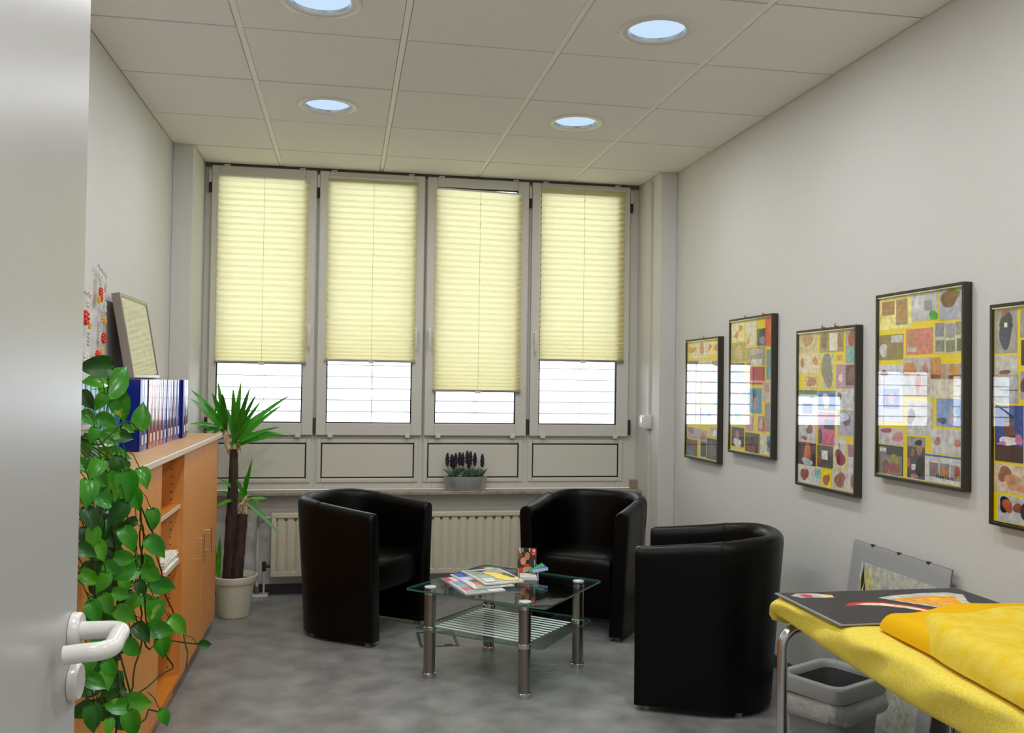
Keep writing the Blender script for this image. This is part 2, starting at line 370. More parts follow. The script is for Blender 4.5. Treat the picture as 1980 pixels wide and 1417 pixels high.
# ------------------------------------------------------------------ pleated blinds
BL=[(-.372,.168,1.451,2.600,0,'first pleated cream blind from the left, above the yucca'),(.296,.853,1.473,2.624,0,'second pleated cream blind from the left, above the left armchair'),(.982,1.543,1.290,2.583,-.006,'lowest hanging pleated cream blind with slanted top, above the lavender trough'),(1.68,2.245,1.500,2.635,0,'rightmost pleated cream blind, beside the wall socket pier')]
for bi,(x0,x1,z0,z1,sl,lab) in enumerate(BL):
    t=thing('pleated_blind',lab,'blind',((x0+x1)/2,YW-.03,z0-.02),0,'pleated window blinds')
    x0-=.008; x1+=.008; yb=YW-.026; n=int((z1-z0)/.0172); zs=[0]
    for k in range(n):
        fr=k/n; zs.append(zs[-1]+(.5+.5*min(1,fr*3.2)))
    tot=zs[-1]; vs=[];fs=[]
    for k,zq in enumerate(zs):
        u=zq/tot; z=z0+(z1-z0)*u; d=.0095*(1 if k%2 else -1)
        if k in (0,n): d=0
        for q in range(5):
            x=x0+.004+(x1-x0-.008)*q/4; vs.append((x,yb+d,z+sl*(q/4-.5)*2*u))
    for k in range(n):
        for q in range(4): fs.append((k*5+q,k*5+q+1,(k+1)*5+q+1,(k+1)*5+q))
    MB().add(vs,fs).build('fabric',BLINDM,t)
    MB().rbox(x0,x1,yb-.011,yb+.011,z0-.015,z0,.003,1).build('bottom_rail',ALU,t)
    m_=MB().rbox(x0,x1,yb-.009,yb+.009,z1-.002,z1+.008,.002,1)
    if sl:
        m_.v=[(x,y,z+sl*((x-x0)/(x1-x0)-.5)*2) for x,y,z in m_.v]
    m_.build('top_rail',WPLAS,t)
    xc=(x0+x1)/2+.005
    MB().rbox(xc-.018,xc+.018,yb-.018,yb-.010,z0-.024,z0-.006,.002,1).build('grip',WPLAS,t)
    MB().tube([(xc,yb-.010,z0),(xc,yb-.010,z1)],.0009,5).build('cord',mat('cord_grey','8c8770',.7),t)
    if bi>=2:
        hz=[(2.50,2.37,2.13,2.0),(2.56,2.44,2.33,2.22)][bi-2]
        for z in hz: MB().ball((xc,yb-.011,z),.005,8,6).build('cord_bead',WPLAS,t,'all')
# ------------------------------------------------------------------ exterior venetian slats
sl_me=None
for i in range(4):
    x0,x1=cuts[i]+.01,cuts[i+1]-.01
    t=thing('exterior_venetian_blind','outdoor slatted blind with open slats behind the %s window'%(['leftmost','second','third','rightmost'][i]),'blind',((x0+x1)/2,YW+.20,.95),0,'outdoor venetian blinds',world=False)
    hw=(x1-x0)/2; vs=[];fs=[]
    for k in range(5):
        y=-.04+.02*k; z=.006*(1-((k-2)/2)**2)
        vs+=[(-hw,y,z),(hw,y,z)]
    n0=len(vs); vs+=[(a,b,c-.0008) for a,b,c in vs]
    for k in range(4): fs+=[(2*k,2*k+1,2*k+3,2*k+2),(n0+2*k,n0+2*k+2,n0+2*k+3,n0+2*k+1)]
    fs+=[(0,n0,n0+1,1),(8,9,n0+9,n0+8)]
    base=MB().add(vs,fs).build('slat',SLAT,t); base.location=(0,0,.03)
    for k in range(1,24):
        c=base.copy(); C.objects.link(c); c.parent=t; c.location=(0,0,.03+.0765*k); c.rotation_euler=(math.radians(2),0,0)
    base.rotation_euler=(math.radians(2),0,0)
    MB().rbox(-hw,hw,-.03,.03,0,.02,.003,1).build('bottom_bar',SLAT,t)
    m_=MB()
    for xx in (.02,):
        m_.tube([(xx,-.045,.02),(xx,-.045,1.85)],.0018,6).tube([(xx,.045,.02),(xx,.045,1.85)],.0018,6)
    m_.build('ladder_cord',mat('ladder_grey','6c6c70',.8),t)
struct('ground',MB().box(-30,30,3.0,60,-3.2,-3.0),mat('outside_pavement','6a6864',.9))
# ------------------------------------------------------------------ trunking and socket on right niche side
struct('trim_cable_trunking',MB().rbox(NR-.018,NR,1.400,1.440,.06,1.05,.002,1).rbox(NR-.018,NR,1.400,1.440,1.14,H-.03,.002,1),mat('trunking','cbc9c2',.5))
t=thing('wall_switch_box','small white switch box on the cable trunking beside the right window','switch',(NR,1.42,1.055))
MB().rbox(NR-.058,NR-.0005,1.375,1.465,1.055,1.145,.008,3).build('housing',WPLAS,t,True)
MB().rbox(NR-.064,NR-.0575,1.388,1.452,1.066,1.134,.003,2).build('rocker',WPLAS,t,True)
# ------------------------------------------------------------------ radiator
t=thing('radiator','cream ribbed panel radiator under the window sill behind the armchairs','radiator',(1.0,YW-.06,.12))
rx0,rx1,ry,rz0,rz1=-.012,2.06,YW-.115,.125,.515
MB().rbox(rx0,rx1,ry+.012,ry+.035,rz0,rz1,.004,2).rbox(rx0+.002,rx1-.002,ry+.03,YW-.03,rz1-.02,rz1-.004,.003,1).build('body',RADM,t)
m_=MB().rbox(rx0,rx1,ry,ry+.014,rz1-.030,rz1-.0005,.004,2).rbox(rx0,rx1,ry,ry+.014,rz0,rz0+.032,.004,2).rbox(rx0,rx0+.03,ry,ry+.014,rz0+.03,rz1-.028,.004,1).rbox(rx1-.03,rx1,ry,ry+.014,rz0+.03,rz1-.028,.004,1); m_.build('front_edge',RADM,t)
x=rx0+.032; rib=None; k=0
while x<rx1-.06:
    if rib is None:
        m_=MB(); vs=[];fs=[]
        pr=[(0,.013),(.006,.004),(.014,0),(.040,0),(.048,.004),(.054,.013)]
        for (dx,dy) in pr: vs+=[(x+dx,ry+dy,rz0+.03),(x+dx,ry+dy,rz1-.045)]
        for q in range(5): fs.append((2*q,2*q+2,2*q+3,2*q+1))
        n=len(pr); fs.append(tuple(2*q+1 for q in range(n)))
        rib=m_.add(vs,fs).build('rib',RADM,t,True)
    else:
        c=rib.copy(); C.objects.link(c); c.parent=t; c.location=((k)*.0565,0,0)
    MB().box(x+.045,x+.062,ry+.0005,ry+.011,rz1-.046,rz1-.034).build('slot',mat('slot_shadow','6f6a4c',.8),t) if False else None
    x+=.0565;k+=1
m_=MB()
for q in range(k): m_.rbox(rx0+.032+.0565*q-.010,rx0+.032+.0565*q+.009,ry+.004,ry+.0125,rz1-.047,rz1-.034,.002,1)
m_.build('weld_slot',mat('slot_shadow','5c5638',.7),t)
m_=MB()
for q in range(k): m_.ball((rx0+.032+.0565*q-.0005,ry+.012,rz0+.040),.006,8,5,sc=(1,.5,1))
m_.build('highlight_dot',WPLAS,t,'all')  # white dots stand in for the highlights at the groove bottoms
# valves & pipes
t2=thing('radiator_valve','grey round thermostat knob and pipe valves left of the radiator','valve',(-.06,YW-.06,0))
MB().tube([(-.09,YW-.085,.485),(-.012,YW-.085,.485)],.009,10).tube([(-.095,YW-.06,.485),(-.095,YW-.06,.05)],.0085,10).build('supply_pipe',PVC,t2,True)
MB().lathe([(0,-.028),(.022,-.026),(.027,-.015),(.027,.012),(.022,.024),(0,.026)],n=20).xform(Matrix.Translation((-.07,YW-.11,.485))@Matrix.Rotation(PI/2,4,'X')).build('thermostat_knob',mat('knob_grey','8a8680',.5),t2,True)
MB().tube([(-.052,YW-.085,.16),(-.052,YW-.085,.215)],.013,12).tube([(-.052,YW-.085,.188),(-.012,YW-.085,.188)],.010,12).build('return_valve',mat('valve_dark','4b4840',.5,.6),t2,True)
MB().tube([(-.052,YW-.085,.02),(-.052,YW-.085,.17)],.0065,10).build('return_pipe',PVC,t2,True)
MB().tube([(-.095,YW-.06,.0),(-.095,YW-.06,.06)],.017,12).build('pipe_sleeve',mat('sleeve','6a5f52',.6),t2,True)
MB().rbox(-.125,-.025,YW-.115,YW-.035,.0005,.016,.003,1).build('floor_collar',WPLAS,t2)
# ------------------------------------------------------------------ open door leaf with handle
DX=.11; DY1=-3.047
dl=thing('door_1',None,None,(DX-.02,YB,0)); dl['kind']='structure'
MB().rbox(DX-.042,DX,YB+.005,DY1,.008,2.03,.002,1).build('leaf',DOORM,dl)
hz=1.032; hy=DY1-.020
hd=MB().lathe([(0,.0005),(.0215,.0005),(.0215,.008),(.0195,.011),(.0,.011)],n=32).xform(Matrix.Translation((DX,hy,hz))@Matrix.Rotation(PI/2,4,'Y')).build('rose',WPLAS,dl,True)
pts=[(DX+.008,hy,hz)]
for a in range(0,91,15):
    q=math.radians(a); pts.append((DX+.040+.018*math.sin(q),hy-.018*(1-math.cos(q)),hz))
pts+=[(DX+.058,hy-.032,hz-.001)]
for a in range(0,91,15):
    q=math.radians(a); pts.append((DX+.058-.022*(1-math.cos(q)),hy-.050-.022*math.sin(q),hz-.006))
pts+=[(DX+.012,hy-.074,hz-.008)]
MB().tube(pts,.0105,20).build('lever',WPLAS,hd,True)
MB().lathe([(0,.0005),(.0215,.0005),(.0215,.008),(.0195,.011),(.0,.011)],n=32,sx=1).xform(Matrix.Translation((DX,hy,hz-.060))@Matrix.Rotation(PI/2,4,'Y')).build('keyhole_rose',WPLAS,dl,True)
MB().rbox(DX+.0085,DX+.0108,hy-.004,hy+.004,hz-.072,hz-.052,.001,1).build('keyhole',RUBB,dl)
# ------------------------------------------------------------------ tub chairs
def tub_chair():
    t=thing('tub_armchair','x','armchair',(0,0,0),0,'black tub armchairs around the glass table',world=False)
    w,d,fl,flb,zf,zb=.565,.525,.030,.050,.675,.726
    r=w/2; L=d-r; e=2.35; P=[]
    for i in range(5): P.append((r,d/2-L*i/4*.98,1,0))
    na=28
    for k in range(na+1):
        a=PI*k/na; c,s_=math.cos(a),math.sin(a)
        P.append((r*(1 if c>0 else -1)*abs(c)**(2/e),d/2-L-r*s_**(2/e)))
    for i in range(4,-1,-1): P.append((-r,d/2-L*i/4*.98))
    P=[p[:2] for p in P]
    Q=[P[0]]
    for p in P[1:]:
        if (p[0]-Q[-1][0])**2+(p[1]-Q[-1][1])**2>1e-5: Q.append(p)
    P=Q; n=len(P)
    # cross section: (k, z) k = fraction; outer offset rises with height, inner offset = -thickness
    def sec(i,front=False):
        x,y=P[i]
        a=P[max(i-1,0)];b=P[min(i+1,n-1)]; tx,ty=b[0]-a[0],b[1]-a[1]; l_=math.hypot(tx,ty) or 1
        nx,ny=-ty/l_,tx/l_
        if nx*x+ny*y<0 and abs(x)+abs(y)>0: 
            if (nx*x+ny*(y-.05))<0: nx,ny=-nx,-ny
        u=min(1,max(0,(d/2-y)/d)); zt=zf+(zb-zf)*min(1,u*1.15)**1.1
        th=.078; fo=fl+(flb-fl)*max(0,-ny)
        pts=[]
        for q in range(7):
            z=.025+(zt-.045-.025)*q/6; pts.append((fo*((z/zt)**1.15),z))
        R=.036
        o=pts[-1][0]
        for q in range(1,8):
            an=PI*q/8; pts.append((o-th/2+th/2*math.cos(an),zt-.038+R*math.sin(an)))
        for q in range(6,-1,-1):
            z=.025+(zt-.045-.025)*q/6; pts.append((fo*((z/zt)**1.15)-th,z))
        return [(x+nx*o_,y+ny*o_,z) for o_,z in pts]
    vs=[];fs=[]; secs=[sec(i) for i in range(n)]; m=len(secs[0])
    # rounded arm fronts
    def shrink(s_,dy,k):
        cx=sum(p[0] for p in s_)/len(s_); out=[]
        for p in s_: out.append((cx+(p[0]-cx)*k,p[1]+dy,p[2]-(1-k)*.03*(1 if p[2]>.6 else 0)))
        return out
    secs=[shrink(secs[0],.020,.80),shrink(secs[0],.014,.94)]+secs+[shrink(secs[-1],.014,.94),shrink(secs[-1],.020,.80)]
    for s_ in secs: vs+=s_
    N=len(secs)
    for i in range(N-1):
        for q in range(m-1): fs.append((i*m+q,i*m+q+1,(i+1)*m+q+1,(i+1)*m+q))
        fs.append((i*m+m-1,i*m,(i+1)*m,(i+1)*m+m-1))
    fs.append(tuple(range(m-1,-1,-1))); fs.append(tuple((N-1)*m+q for q in range(m)))
    sh=MB().add(vs,fs).build('shell',LEATH,t,True)
    # seams across the rim
    for si in (9,N-10):
        s_=secs[si]; MB().tube([(p[0],p[1],p[2]+.0008) for p in s_[5:15]],.0022,6).build('seam',LEATH,sh,True)
    # seat cushion
    ri=r-.078+.012; vs=[];fs=[]; pl=[]
    yb_=-d/2+.085
    for k in range(25):
        a=PI*k/24; c,s_=math.cos(a),math.sin(a)
        pl.append((ri*(1 if c>0 else -1)*abs(c)**(2/e),d/2-L-(d/2-L-yb_)*s_**(2/e)))
    pl=[(ri,.225)]+pl+[(-ri,.225)]
    fr=[(-ri*.93,.247),(-ri*.5,.255),(0,.258),(ri*.5,.255),(ri*.93,.247)]
    pl+=fr; n2=len(pl); cy=.0
    prof=[(.93,.255),(.985,.262),(1,.28),(1,.375),(.985,.398),(.94,.412),(.75,.424),(.45,.430),(.15,.432)]
    for k_,z in prof:
        for x,y in pl: vs.append((x*k_,cy+(y-cy)*k_,z))
    for i in range(len(prof)-1):
        for q in range(n2): q2=(q+1)%n2; fs.append((i*n2+q,i*n2+q2,(i+1)*n2+q2,(i+1)*n2+q))
    fs.append(tuple(range(n2-1,-1,-1))); fs.append(tuple((len(prof)-1)*n2+q for q in range(n2)))
    MB().add(vs,fs).build('seat_cushion',LEATH,t,True)
    MB().rbox(-ri,ri,-.06,-.03,.03,.258,.004,1).build('front_panel',LEATH,t)
    fx=mat('foot_grey','8c8c88',.4,.3)
    for x,y in ((r-.04,d/2-.03),(-r+.04,d/2-.03),(r-.07,-d/2+.13),(-r+.07,-d/2+.13)):
        MB().lathe([(0,0),(.017,0),(.017,.024),(0,.026)],x,y,0,n=12).build('foot',fx,t,True)
    return t
CH=[(.506,.791,-2.184,'black tub armchair left of the glass table, in front of the radiator'),(1.778,.723,2.537,'black tub armchair with visible seat, behind the right side of the glass table'),(1.985,-.483,1.124,'black tub armchair seen from its side and back, nearest beside the picture wall')]
ch=tub_chair()
for i,(x,y,a,lb) in enumerate(CH):
    o=ch if i==0 else dup(ch)
    o.location=(x,y,0); o.rotation_euler=(0,0,a); o['label']=lb
# ------------------------------------------------------------------ glass coffee table
TC=(1.172,-.035); TA=math.radians(48.5); TH=.402
t=thing('coffee_table','square glass coffee table with four brushed steel tube legs and striped lower shelf','table',(TC[0],TC[1],0),TA,None,world=False)
def rrect(hx,hy,r,n=5):
    o=[]
    for sx,sy,a0 in ((1,1,0),(-1,1,90),(-1,-1,180),(1,-1,270)):
        for k in range(n+1):
            a=math.radians(a0+90*k/n); o.append((sx*(hx-r)+r*math.cos(a),sy*(hy-r)+r*math.sin(a)))
    return o
def slab(name,hx,hy,r,z0,z1,par,M1=GLASST,M2=GEDGE):
    p=[(x+.037,y-.042) if (x<-.8*hx and y<-.8*hy) else (x,y) for x,y in rrect(hx,hy,r)]; n=len(p)
    me=MB().add([(x,y,z1) for x,y in p],[tuple(range(n))]).add([(x,y,z0) for x,y in p],[tuple(range(n-1,-1,-1))]); o=me.build(name,M1,par)
    MB().add([(x,y,z0) for x,y in p]+[(x,y,z1) for x,y in p],[(k,(k+1)%n,n+(k+1)%n,n+k) for k in range(n)]).build('polished_edge',M2,o)
    return o
slab('glass_top',.333,.333,.02,TH-.008,TH,t)
sh=slab('glass_shelf',.300,.300,.02,.214,.220,t)
for k in range(12):
    y=-.215+.036*k
    MB().box(y-.009,y+.009,-.245,.245,.2202,.2208).build('frosted_stripe',FROST,sh)
lg=None
for i,(x,y) in enumerate(((.25,.25),(-.25,.25),(-.25,-.25),(.25,-.25))):
    if lg is None:
        lg=MB().lathe([(0,.004),(.027,.004),(.027,TH-.010),(0,TH-.010)],n=28).build('leg',STEEL,t,True)
        MB().lathe([(.028,0),(.032,.001),(.032,.017),(.028,.020),(.0265,.02)],n=28).build('foot_ring',CHROME,lg,True)
        MB().lathe([(.0275,.206),(.0315,.208),(.0315,.226),(.0275,.228)],n=28).build('shelf_ring',CHROME,lg,True)
        MB().lathe([(0,TH+.005),(.024,TH+.005),(.027,TH+.003),(.027,TH),(0,TH)],n=28).build('cap',mat('cap_disc','cdd5d8',.3,.35),lg,True)
        MB().lathe([(.0268,TH-.03),(.0282,TH-.03),(.0282,TH-.0085),(.0268,TH-.0085)],n=28).build('collar',CHROME,lg,True)
        lg.location=(x,y,0)
    else:
        c=lg.copy(); C.objects.link(c); c.parent=t; c.location=(x,y,0)
        for ch_ in list(lg.children): g=ch_.copy(); C.objects.link(g); g.parent=c
# magazines
def magazine(name,label,p0,pu,pv,z,th,cards,page):
    """p0 corner, pu along the short edge, pv along the long edge (world xy)"""
    cx,cy=p0[0]+(pu[0]+pv[0])/2,p0[1]+(pu[1]+pv[1])/2
    t=thing(name,label,'magazine',(cx,cy,z))
    m_=MB(); N=8
    def P(u,v,zz): return (p0[0]+pu[0]*u+pv[0]*v,p0[1]+pu[1]*u+pv[1]*v,zz)
    bulge=lambda u: .004*math.sin(PI*min(1,max(0,u)))**.7
    vs=[];fs=[]
    for i in range(N+1):
        u=i/N
        for v in (0,1): vs+= [P(u,v,z),P(u,v,z+th+bulge(u))]
    for i in range(N):
        a=i*4;b=a+4
        fs+=[(a,b,b+1,a+1),(a+2,a+3,b+3,b+2),(a+1,b+1,b+3,a+3),(a,a+2,b+2,b)]
    fs+=[(0,1,3,2),(N*4,N*4+2,N*4+3,N*4+1)]
    m_.add(vs,fs).build('pages',page,t)
    m_=MB()
    def patch(u0,v0,u1,v1,col,lift):
        n=max(1,int((u1-u0)*N+.5)); vs=[]
        for i in range(n+1):
            u=u0+(u1-u0)*i/n; vs+=[P(u,v0,z+th+bulge(u)+lift),P(u,v1,z+th+bulge(u)+lift)]
        m_.add(vs,[(2*i,2*i+2,2*i+3,2*i+1) for i in range(n)],col)
    def ell(u,v,ru,rv,col,lift):
        n=14; vs=[]
        for k in range(n):
            a=2*PI*k/n; uu=min(.97,max(.03,u+ru*math.cos(a))); vv=min(.97,max(.03,v+rv*math.sin(a))); vs.append(P(uu,vv,z+th+bulge(uu)+lift))
        m_.add(vs,[tuple(range(n))],col)
    for i,c in enumerate(cards):
        if c[0]=='r': patch(*c[1:5],c[5],.0006+.0002*i)
        else: ell(*c[1:5],c[5],.0006+.0002*i)
    m_.build('cover',PRINTG,t)
    return t,P,(lambda u:z+th+bulge(u))
# pink bottom, blue middle, yellow top (u: short edge from far to near corner, v: long edge to the right)
z0=TH+.0005
magazine('magazine','pink cornered magazine at the bottom of the stack on the glass table',(.885,.105),(.075,-.335),(.185,.050),z0,.005,
 [('r',.01,.01,.99,.99,'d9d6d2'),('r',.0,.0,.28,.16,'d81f6c'),('r',.02,.18,.30,.6,'e6e2de'),('r',.33,.05,.55,.4,'6f93c8'),('r',.58,.06,.7,.6,'9aa49a'),('r',.72,.05,.85,.6,'cf2f5c'),('r',.87,.05,.97,.6,'8f9a94')],PAPER)
magazine('magazine','white magazine with blue and red blocks, middle of the stack on the glass table',(.930,.140),(.074,-.318),(.19,.050),z0+.0102,.004,
 [('r',.01,.01,.99,.99,'dcdad8'),('r',.03,.05,.3,.5,'2a56c4'),('r',.33,.05,.5,.4,'c4cae0'),('r',.52,.15,.68,.6,'4c4a50'),('r',.70,.15,.84,.6,'dc5a3c'),('r',.86,.1,.97,.7,'9aa39c')],PAPER)
mt,MP,MZ=magazine('magazine','glossy magazine with yellow clad figure on green cover, topmost on the glass table',(.985,.160),(.072,-.305),(.188,.048),z0+.0195,.006,
 [('r',.01,.01,.99,.99,'e2e2de'),('r',.04,.05,.95,.95,'9eae9c'),('r',.04,.05,.45,.5,'8b9a8c'),('e',.17,.42,.08,.14,'4a4440'),('e',.30,.5,.09,.10,'e0a070'),('e',.42,.5,.12,.12,'ecd23c'),('e',.55,.60,.16,.16,'f0d936'),('e',.72,.66,.18,.20,'eed640'),('e',.85,.76,.10,.20,'f2e060'),('e',.40,.82,.08,.08,'c89a8a'),('e',.56,.84,.10,.09,'3c3a3c'),('e',.7,.88,.1,.07,'3a383a'),('r',.72,.07,.93,.34,'d6d8d2')],PAPER)
def text(body,size,M4,material,parent,name='lettering',ext=.0002):
    cu=bpy.data.curves.new(name,'FONT'); cu.body=body; cu.size=size; cu.extrude=ext; cu.offset=.0004; cu.align_x='CENTER'; cu.align_y='CENTER'; cu.resolution_u=2
    o=bpy.data.objects.new(name,cu); C.objects.link(o); dg=bpy.context.evaluated_depsgraph_get()
    me=bpy.data.meshes.new_from_object(o.evaluated_get(dg)); bpy.data.objects.remove(o)
    me.transform(M4); me.materials.clear(); me.materials.append(material)
    q=bpy.data.objects.new(name,me); C.objects.link(q); q.parent=parent; return q
vd=Vector((.188,.048,0)).normalized(); ud=Vector((-.072,.305,0)).normalized()
pc=Vector(MP(.13,.32,MZ(.13)+.004)); o_=Vector(mt['_o'])
Mx=Matrix((vd,ud,Vector((0,0,1)))).transposed().to_4x4(); Mx.translation=pc-o_
text('Eltern',.042,Mx,PAPER,mt,'title_lettering')
# card holder with leaflets
HX,HY=1.300,.085; hc=thing('card_holder','clear acrylic card holder with white cards on the glass table','card holder',(HX,HY,TH),math.radians(-8),None,world=False)
ACR=glassm('acrylic',(.93,.95,.96,1),1.5)
m_=MB().rbox(-.047,.047,-.062,.055,.001,.004,.001,1)
m_.box(-.047,.047,.050,.054,.004,.055)
for s_ in (-1,1):
    x=s_*.046; m_.add([(x-.0012,-.055,.004),(x-.0012,.05,.004),(x-.0012,.05,.040),(x-.0012,.0,.036),(x-.0012,-.045,.018),(x+.0012,-.055,.004),(x+.0012,.05,.004),(x+.0012,.05,.040),(x+.0012,.0,.036),(x+.0012,-.045,.018)],[(0,1,2,3,4),(9,8,7,6,5)]+[(k,(k+1)%5+0 if False else (k+5),((k+1)%5)+5,(k+1)%5) for k in range(5)])
m_.build('tray',mat('acrylic_body','c9cccf',.12,spec=.8),hc)
MB().rbox(-.040,.040,-.052,.044,.005,.016,.001,1).build('card_stack',PAPER,hc)
# photo leaflet, separate thing standing in the holder
def flat_print(cards,wd,hg,T,th=.0015,name='print',parent=None,material=None):
    """cards in 0..1 (u right, v down) on a wd x hg sheet; T maps local (x,0,z) to parent space; print faces -y"""
    m_=MB().box(0,wd,0,th,0,hg,'dcdcd8')
    lift=.0003
    for i,c in enumerate(cards):
        y=-lift*(1+i*.35)
        if c[0]=='r': u0,v0,u1,v1=c[1:5]; m_.add([(u0*wd,y,hg-v1*hg),(u1*wd,y,hg-v1*hg),(u1*wd,y,hg-v0*hg),(u0*wd,y,hg-v0*hg)],[(0,1,2,3)],c[5])
        elif c[0]=='p': m_.add([(u*wd,y,hg-v*hg) for u,v in c[1]],[tuple(range(len(c[1])))],c[2])
        else:
            u0,v0,u1,v1=c[1:5]; n=18; m_.add([(((u0+u1)/2+(u1-u0)/2*math.cos(2*PI*k/n))*wd,y,hg-((v0+v1)/2-(v1-v0)/2*math.sin(2*PI*k/n))*hg) for k in range(n)],[tuple(range(n))],c[5])
    m_.xform(T); return m_.build(name,material or PRINT,parent)
lf=thing('photo_leaflet','upright leaflet with photo of two smiling people and a red corner badge','leaflet',(HX,HY+.03,TH+.005),math.radians(-8),None,world=False)
T=Matrix.Translation((-.045,.005,.012))@Matrix.Rotation(math.radians(-6),4,'X')
fp=flat_print([('r',0,0,1,1,'4a3428'),('r',0,0,.12,.3,'a86a34'),('p',[(.05,.0),(.15,0),(.2,.2),(.12,.2)],'d8d4c8'),('r',.16,.0,.33,.16,'8a8a80'),('r',.33,0,.6,.16,'1c2018'),('r',.6,0,.67,.14,'c8ccc4'),('r',.67,0,.8,.2,'5c5634'),
 ('e',.0,.2,.3,.6,'8a6440'),('e',.22,.16,.75,.75,'2a1a16'),('e',.05,.3,.5,.85,'4a2c20'),('e',.38,.16,.66,.48,'c08450'),('e',.15,.36,.45,.68,'cf9478'),('e',.24,.57,.36,.62,'e8dcd4'),('p',[(.68,.42),(.9,.44),(.95,.8),(.62,.8)],'2a3040'),('r',.88,.48,.93,.7,'b4bca0'),
 ('p',[(.35,.62),(.62,.64),(.66,.78),(.38,.78)],'d84014'),('p',[(.02,.8),(.3,.78),(.3,1),(.02,1)],'cc4a1c'),('p',[(.3,.78),(.75,.74),(.7,.9),(.3,1)],'a89c90'),('r',.74,.02,.98,.29,'e03c1c'),('e',.80,.05,.92,.15,'f4dcd4'),('r',.81,.20,.9,.24,'f0c8bc')],.092,.118,T,.0015,'printed_card',lf,PRINTG)
gb=thing('folded_leaflets','green and blue folded leaflets fanned out in the card holder','leaflet',(HX+.03,HY,TH+.018),math.radians(-8),None,world=False)
for k,(cl,a,dx) in enumerate((('0c8c4c',28,0),('1c9c2c',22,.004),('2450a0',16,.010),('8c9cc4',10,.014))):
    T=Matrix.Translation((dx-.02,.012-.006*k,.004+.001*k))@Matrix.Rotation(math.radians(-a),4,'Y')@Matrix.Rotation(math.radians(-35),4,'X')
    MB().box(0,.075,0,.001,0,.016,cl).xform(T).build('leaflet',PRINTG,gb)
# ------------------------------------------------------------------ cabinets
CX1,CX0,CZT=-.243,-.572,1.045
def cab_box(name,label,y0,y1,doors,handle_y=()):
    t=thing(name,label,'cabinet',((CX0+CX1)/2,(y0+y1)/2,0),0,'beech cabinets along the left wall' if doors else None)
    zt=CZT-.024; xf=CX1-.018 if doors else CX1
    MB().box(CX0+.012,xf,y0+.0005,y0+.019,.07,zt).build('side_panel',WOOD,t)
    MB().box(CX0+.012,xf,y1-.019,y1-.0005,.07,zt).build('side_panel',WOOD,t)
    MB().box(CX0,CX0+.010,y0+.001,y1-.001,.07,zt).build('back_panel',WIN_,t)
    MB().box(CX0+.012,xf-.001,y0+.020,y1-.020,.070,.088).build('bottom_panel',WIN_,t)
    MB().box(CX0+.012,xf-.03,y0+.001,y1-.001,.0,.0695).build('plinth',WOOD,t)
    if doors:
        n=doors; wd=(y1-y0)/n
        for k in range(n):
            a,b=y0+wd*k+.0015,y0+wd*(k+1)-.0015
            dr=MB().rbox(xf+.0012,CX1,a,b,.072,zt-.002,.0015,1).build('door',WOOD,t)
            hy=handle_y[k]
            if hy is not None:
                m_=MB().tube([(CX1+.026,hy,.478),(CX1+.026,hy,.608)],.0048,10)
                for z in (.495,.591): m_.tube([(CX1-.001,hy,z),(CX1+.026,hy,z)],.0042,8)
                m_.build('handle',CHROME,dr,True)
    return t
cab_box('beech_cabinet','beech cabinet with two steel bar handles, beside the yucca',-.150,.866,2,(.235,.475))
cab_box('beech_cabinet','beech cabinet behind the trailing plant, next to the open shelves',-1.47,-.666,2,(None,None))
cab_box('beech_cabinet','beech cabinet nearest the door leaf, mostly hidden by the plant',-2.20,-1.4705,2,(None,None))
op=cab_box('open_bookcase','open beech bookcase with three shelves between the door cabinets',-.6655,-.1505,0)
sm=None
for z in (.806,.575,.325):
    s_=MB().box(CX0+.011,CX1-.014,-.646,-.170,z-.018,z).build('shelf',WIN_,op)
    MB().rbox(CX1-.0138,CX1-.012,-.646,-.170,z-.018,z,.0006,1).build('shelf_edge',WEDGE,s_)
m_=MB()
for z in [.12+.032*k for k in range(28)]:
    for x in (CX1-.05,CX0+.07): m_.box(x-.0025,x+.0025,-.1704,-.1698,z-.0025,z+.0025)
m_.build('peg_hole',RUBB,op)
wt=thing('cabinet_top','long pale beech top board with rounded light edge on the cabinets','worktop',(-.4,-.6,CZT-.024))
MB().box(CX0,CX1+.012,-2.20,.878,CZT-.0235,CZT).build('board',WOODT,wt)
MB().rbox(CX1+.0122,CX1+.019,-2.20,.878,CZT-.0235,CZT+.0003,.003,2).build('edge_strip',WEDGE,wt)
# papers on the shelf
pt=thing('paper_stack','stack of white booklets and papers on the middle shelf of the bookcase','papers',(-.33,-.33,.575))
cols=['d8d6d0','c84a34','dcdad4','e0c23c','d6d4ce','d8d8d4','c8c4b8','dedcd6']
z=.5755
for k,cl in enumerate(cols):
    h_=random.choice((.004,.006,.009)); dx,dy=random.uniform(-.01,.01),random.uniform(-.015,.015)
    MB().box(-.46+dx,-.262+dx,-.47+dy,-.19+dy*.5,z,z+h_,cl).build('booklet',PRINT,pt); z+=h_+.0006
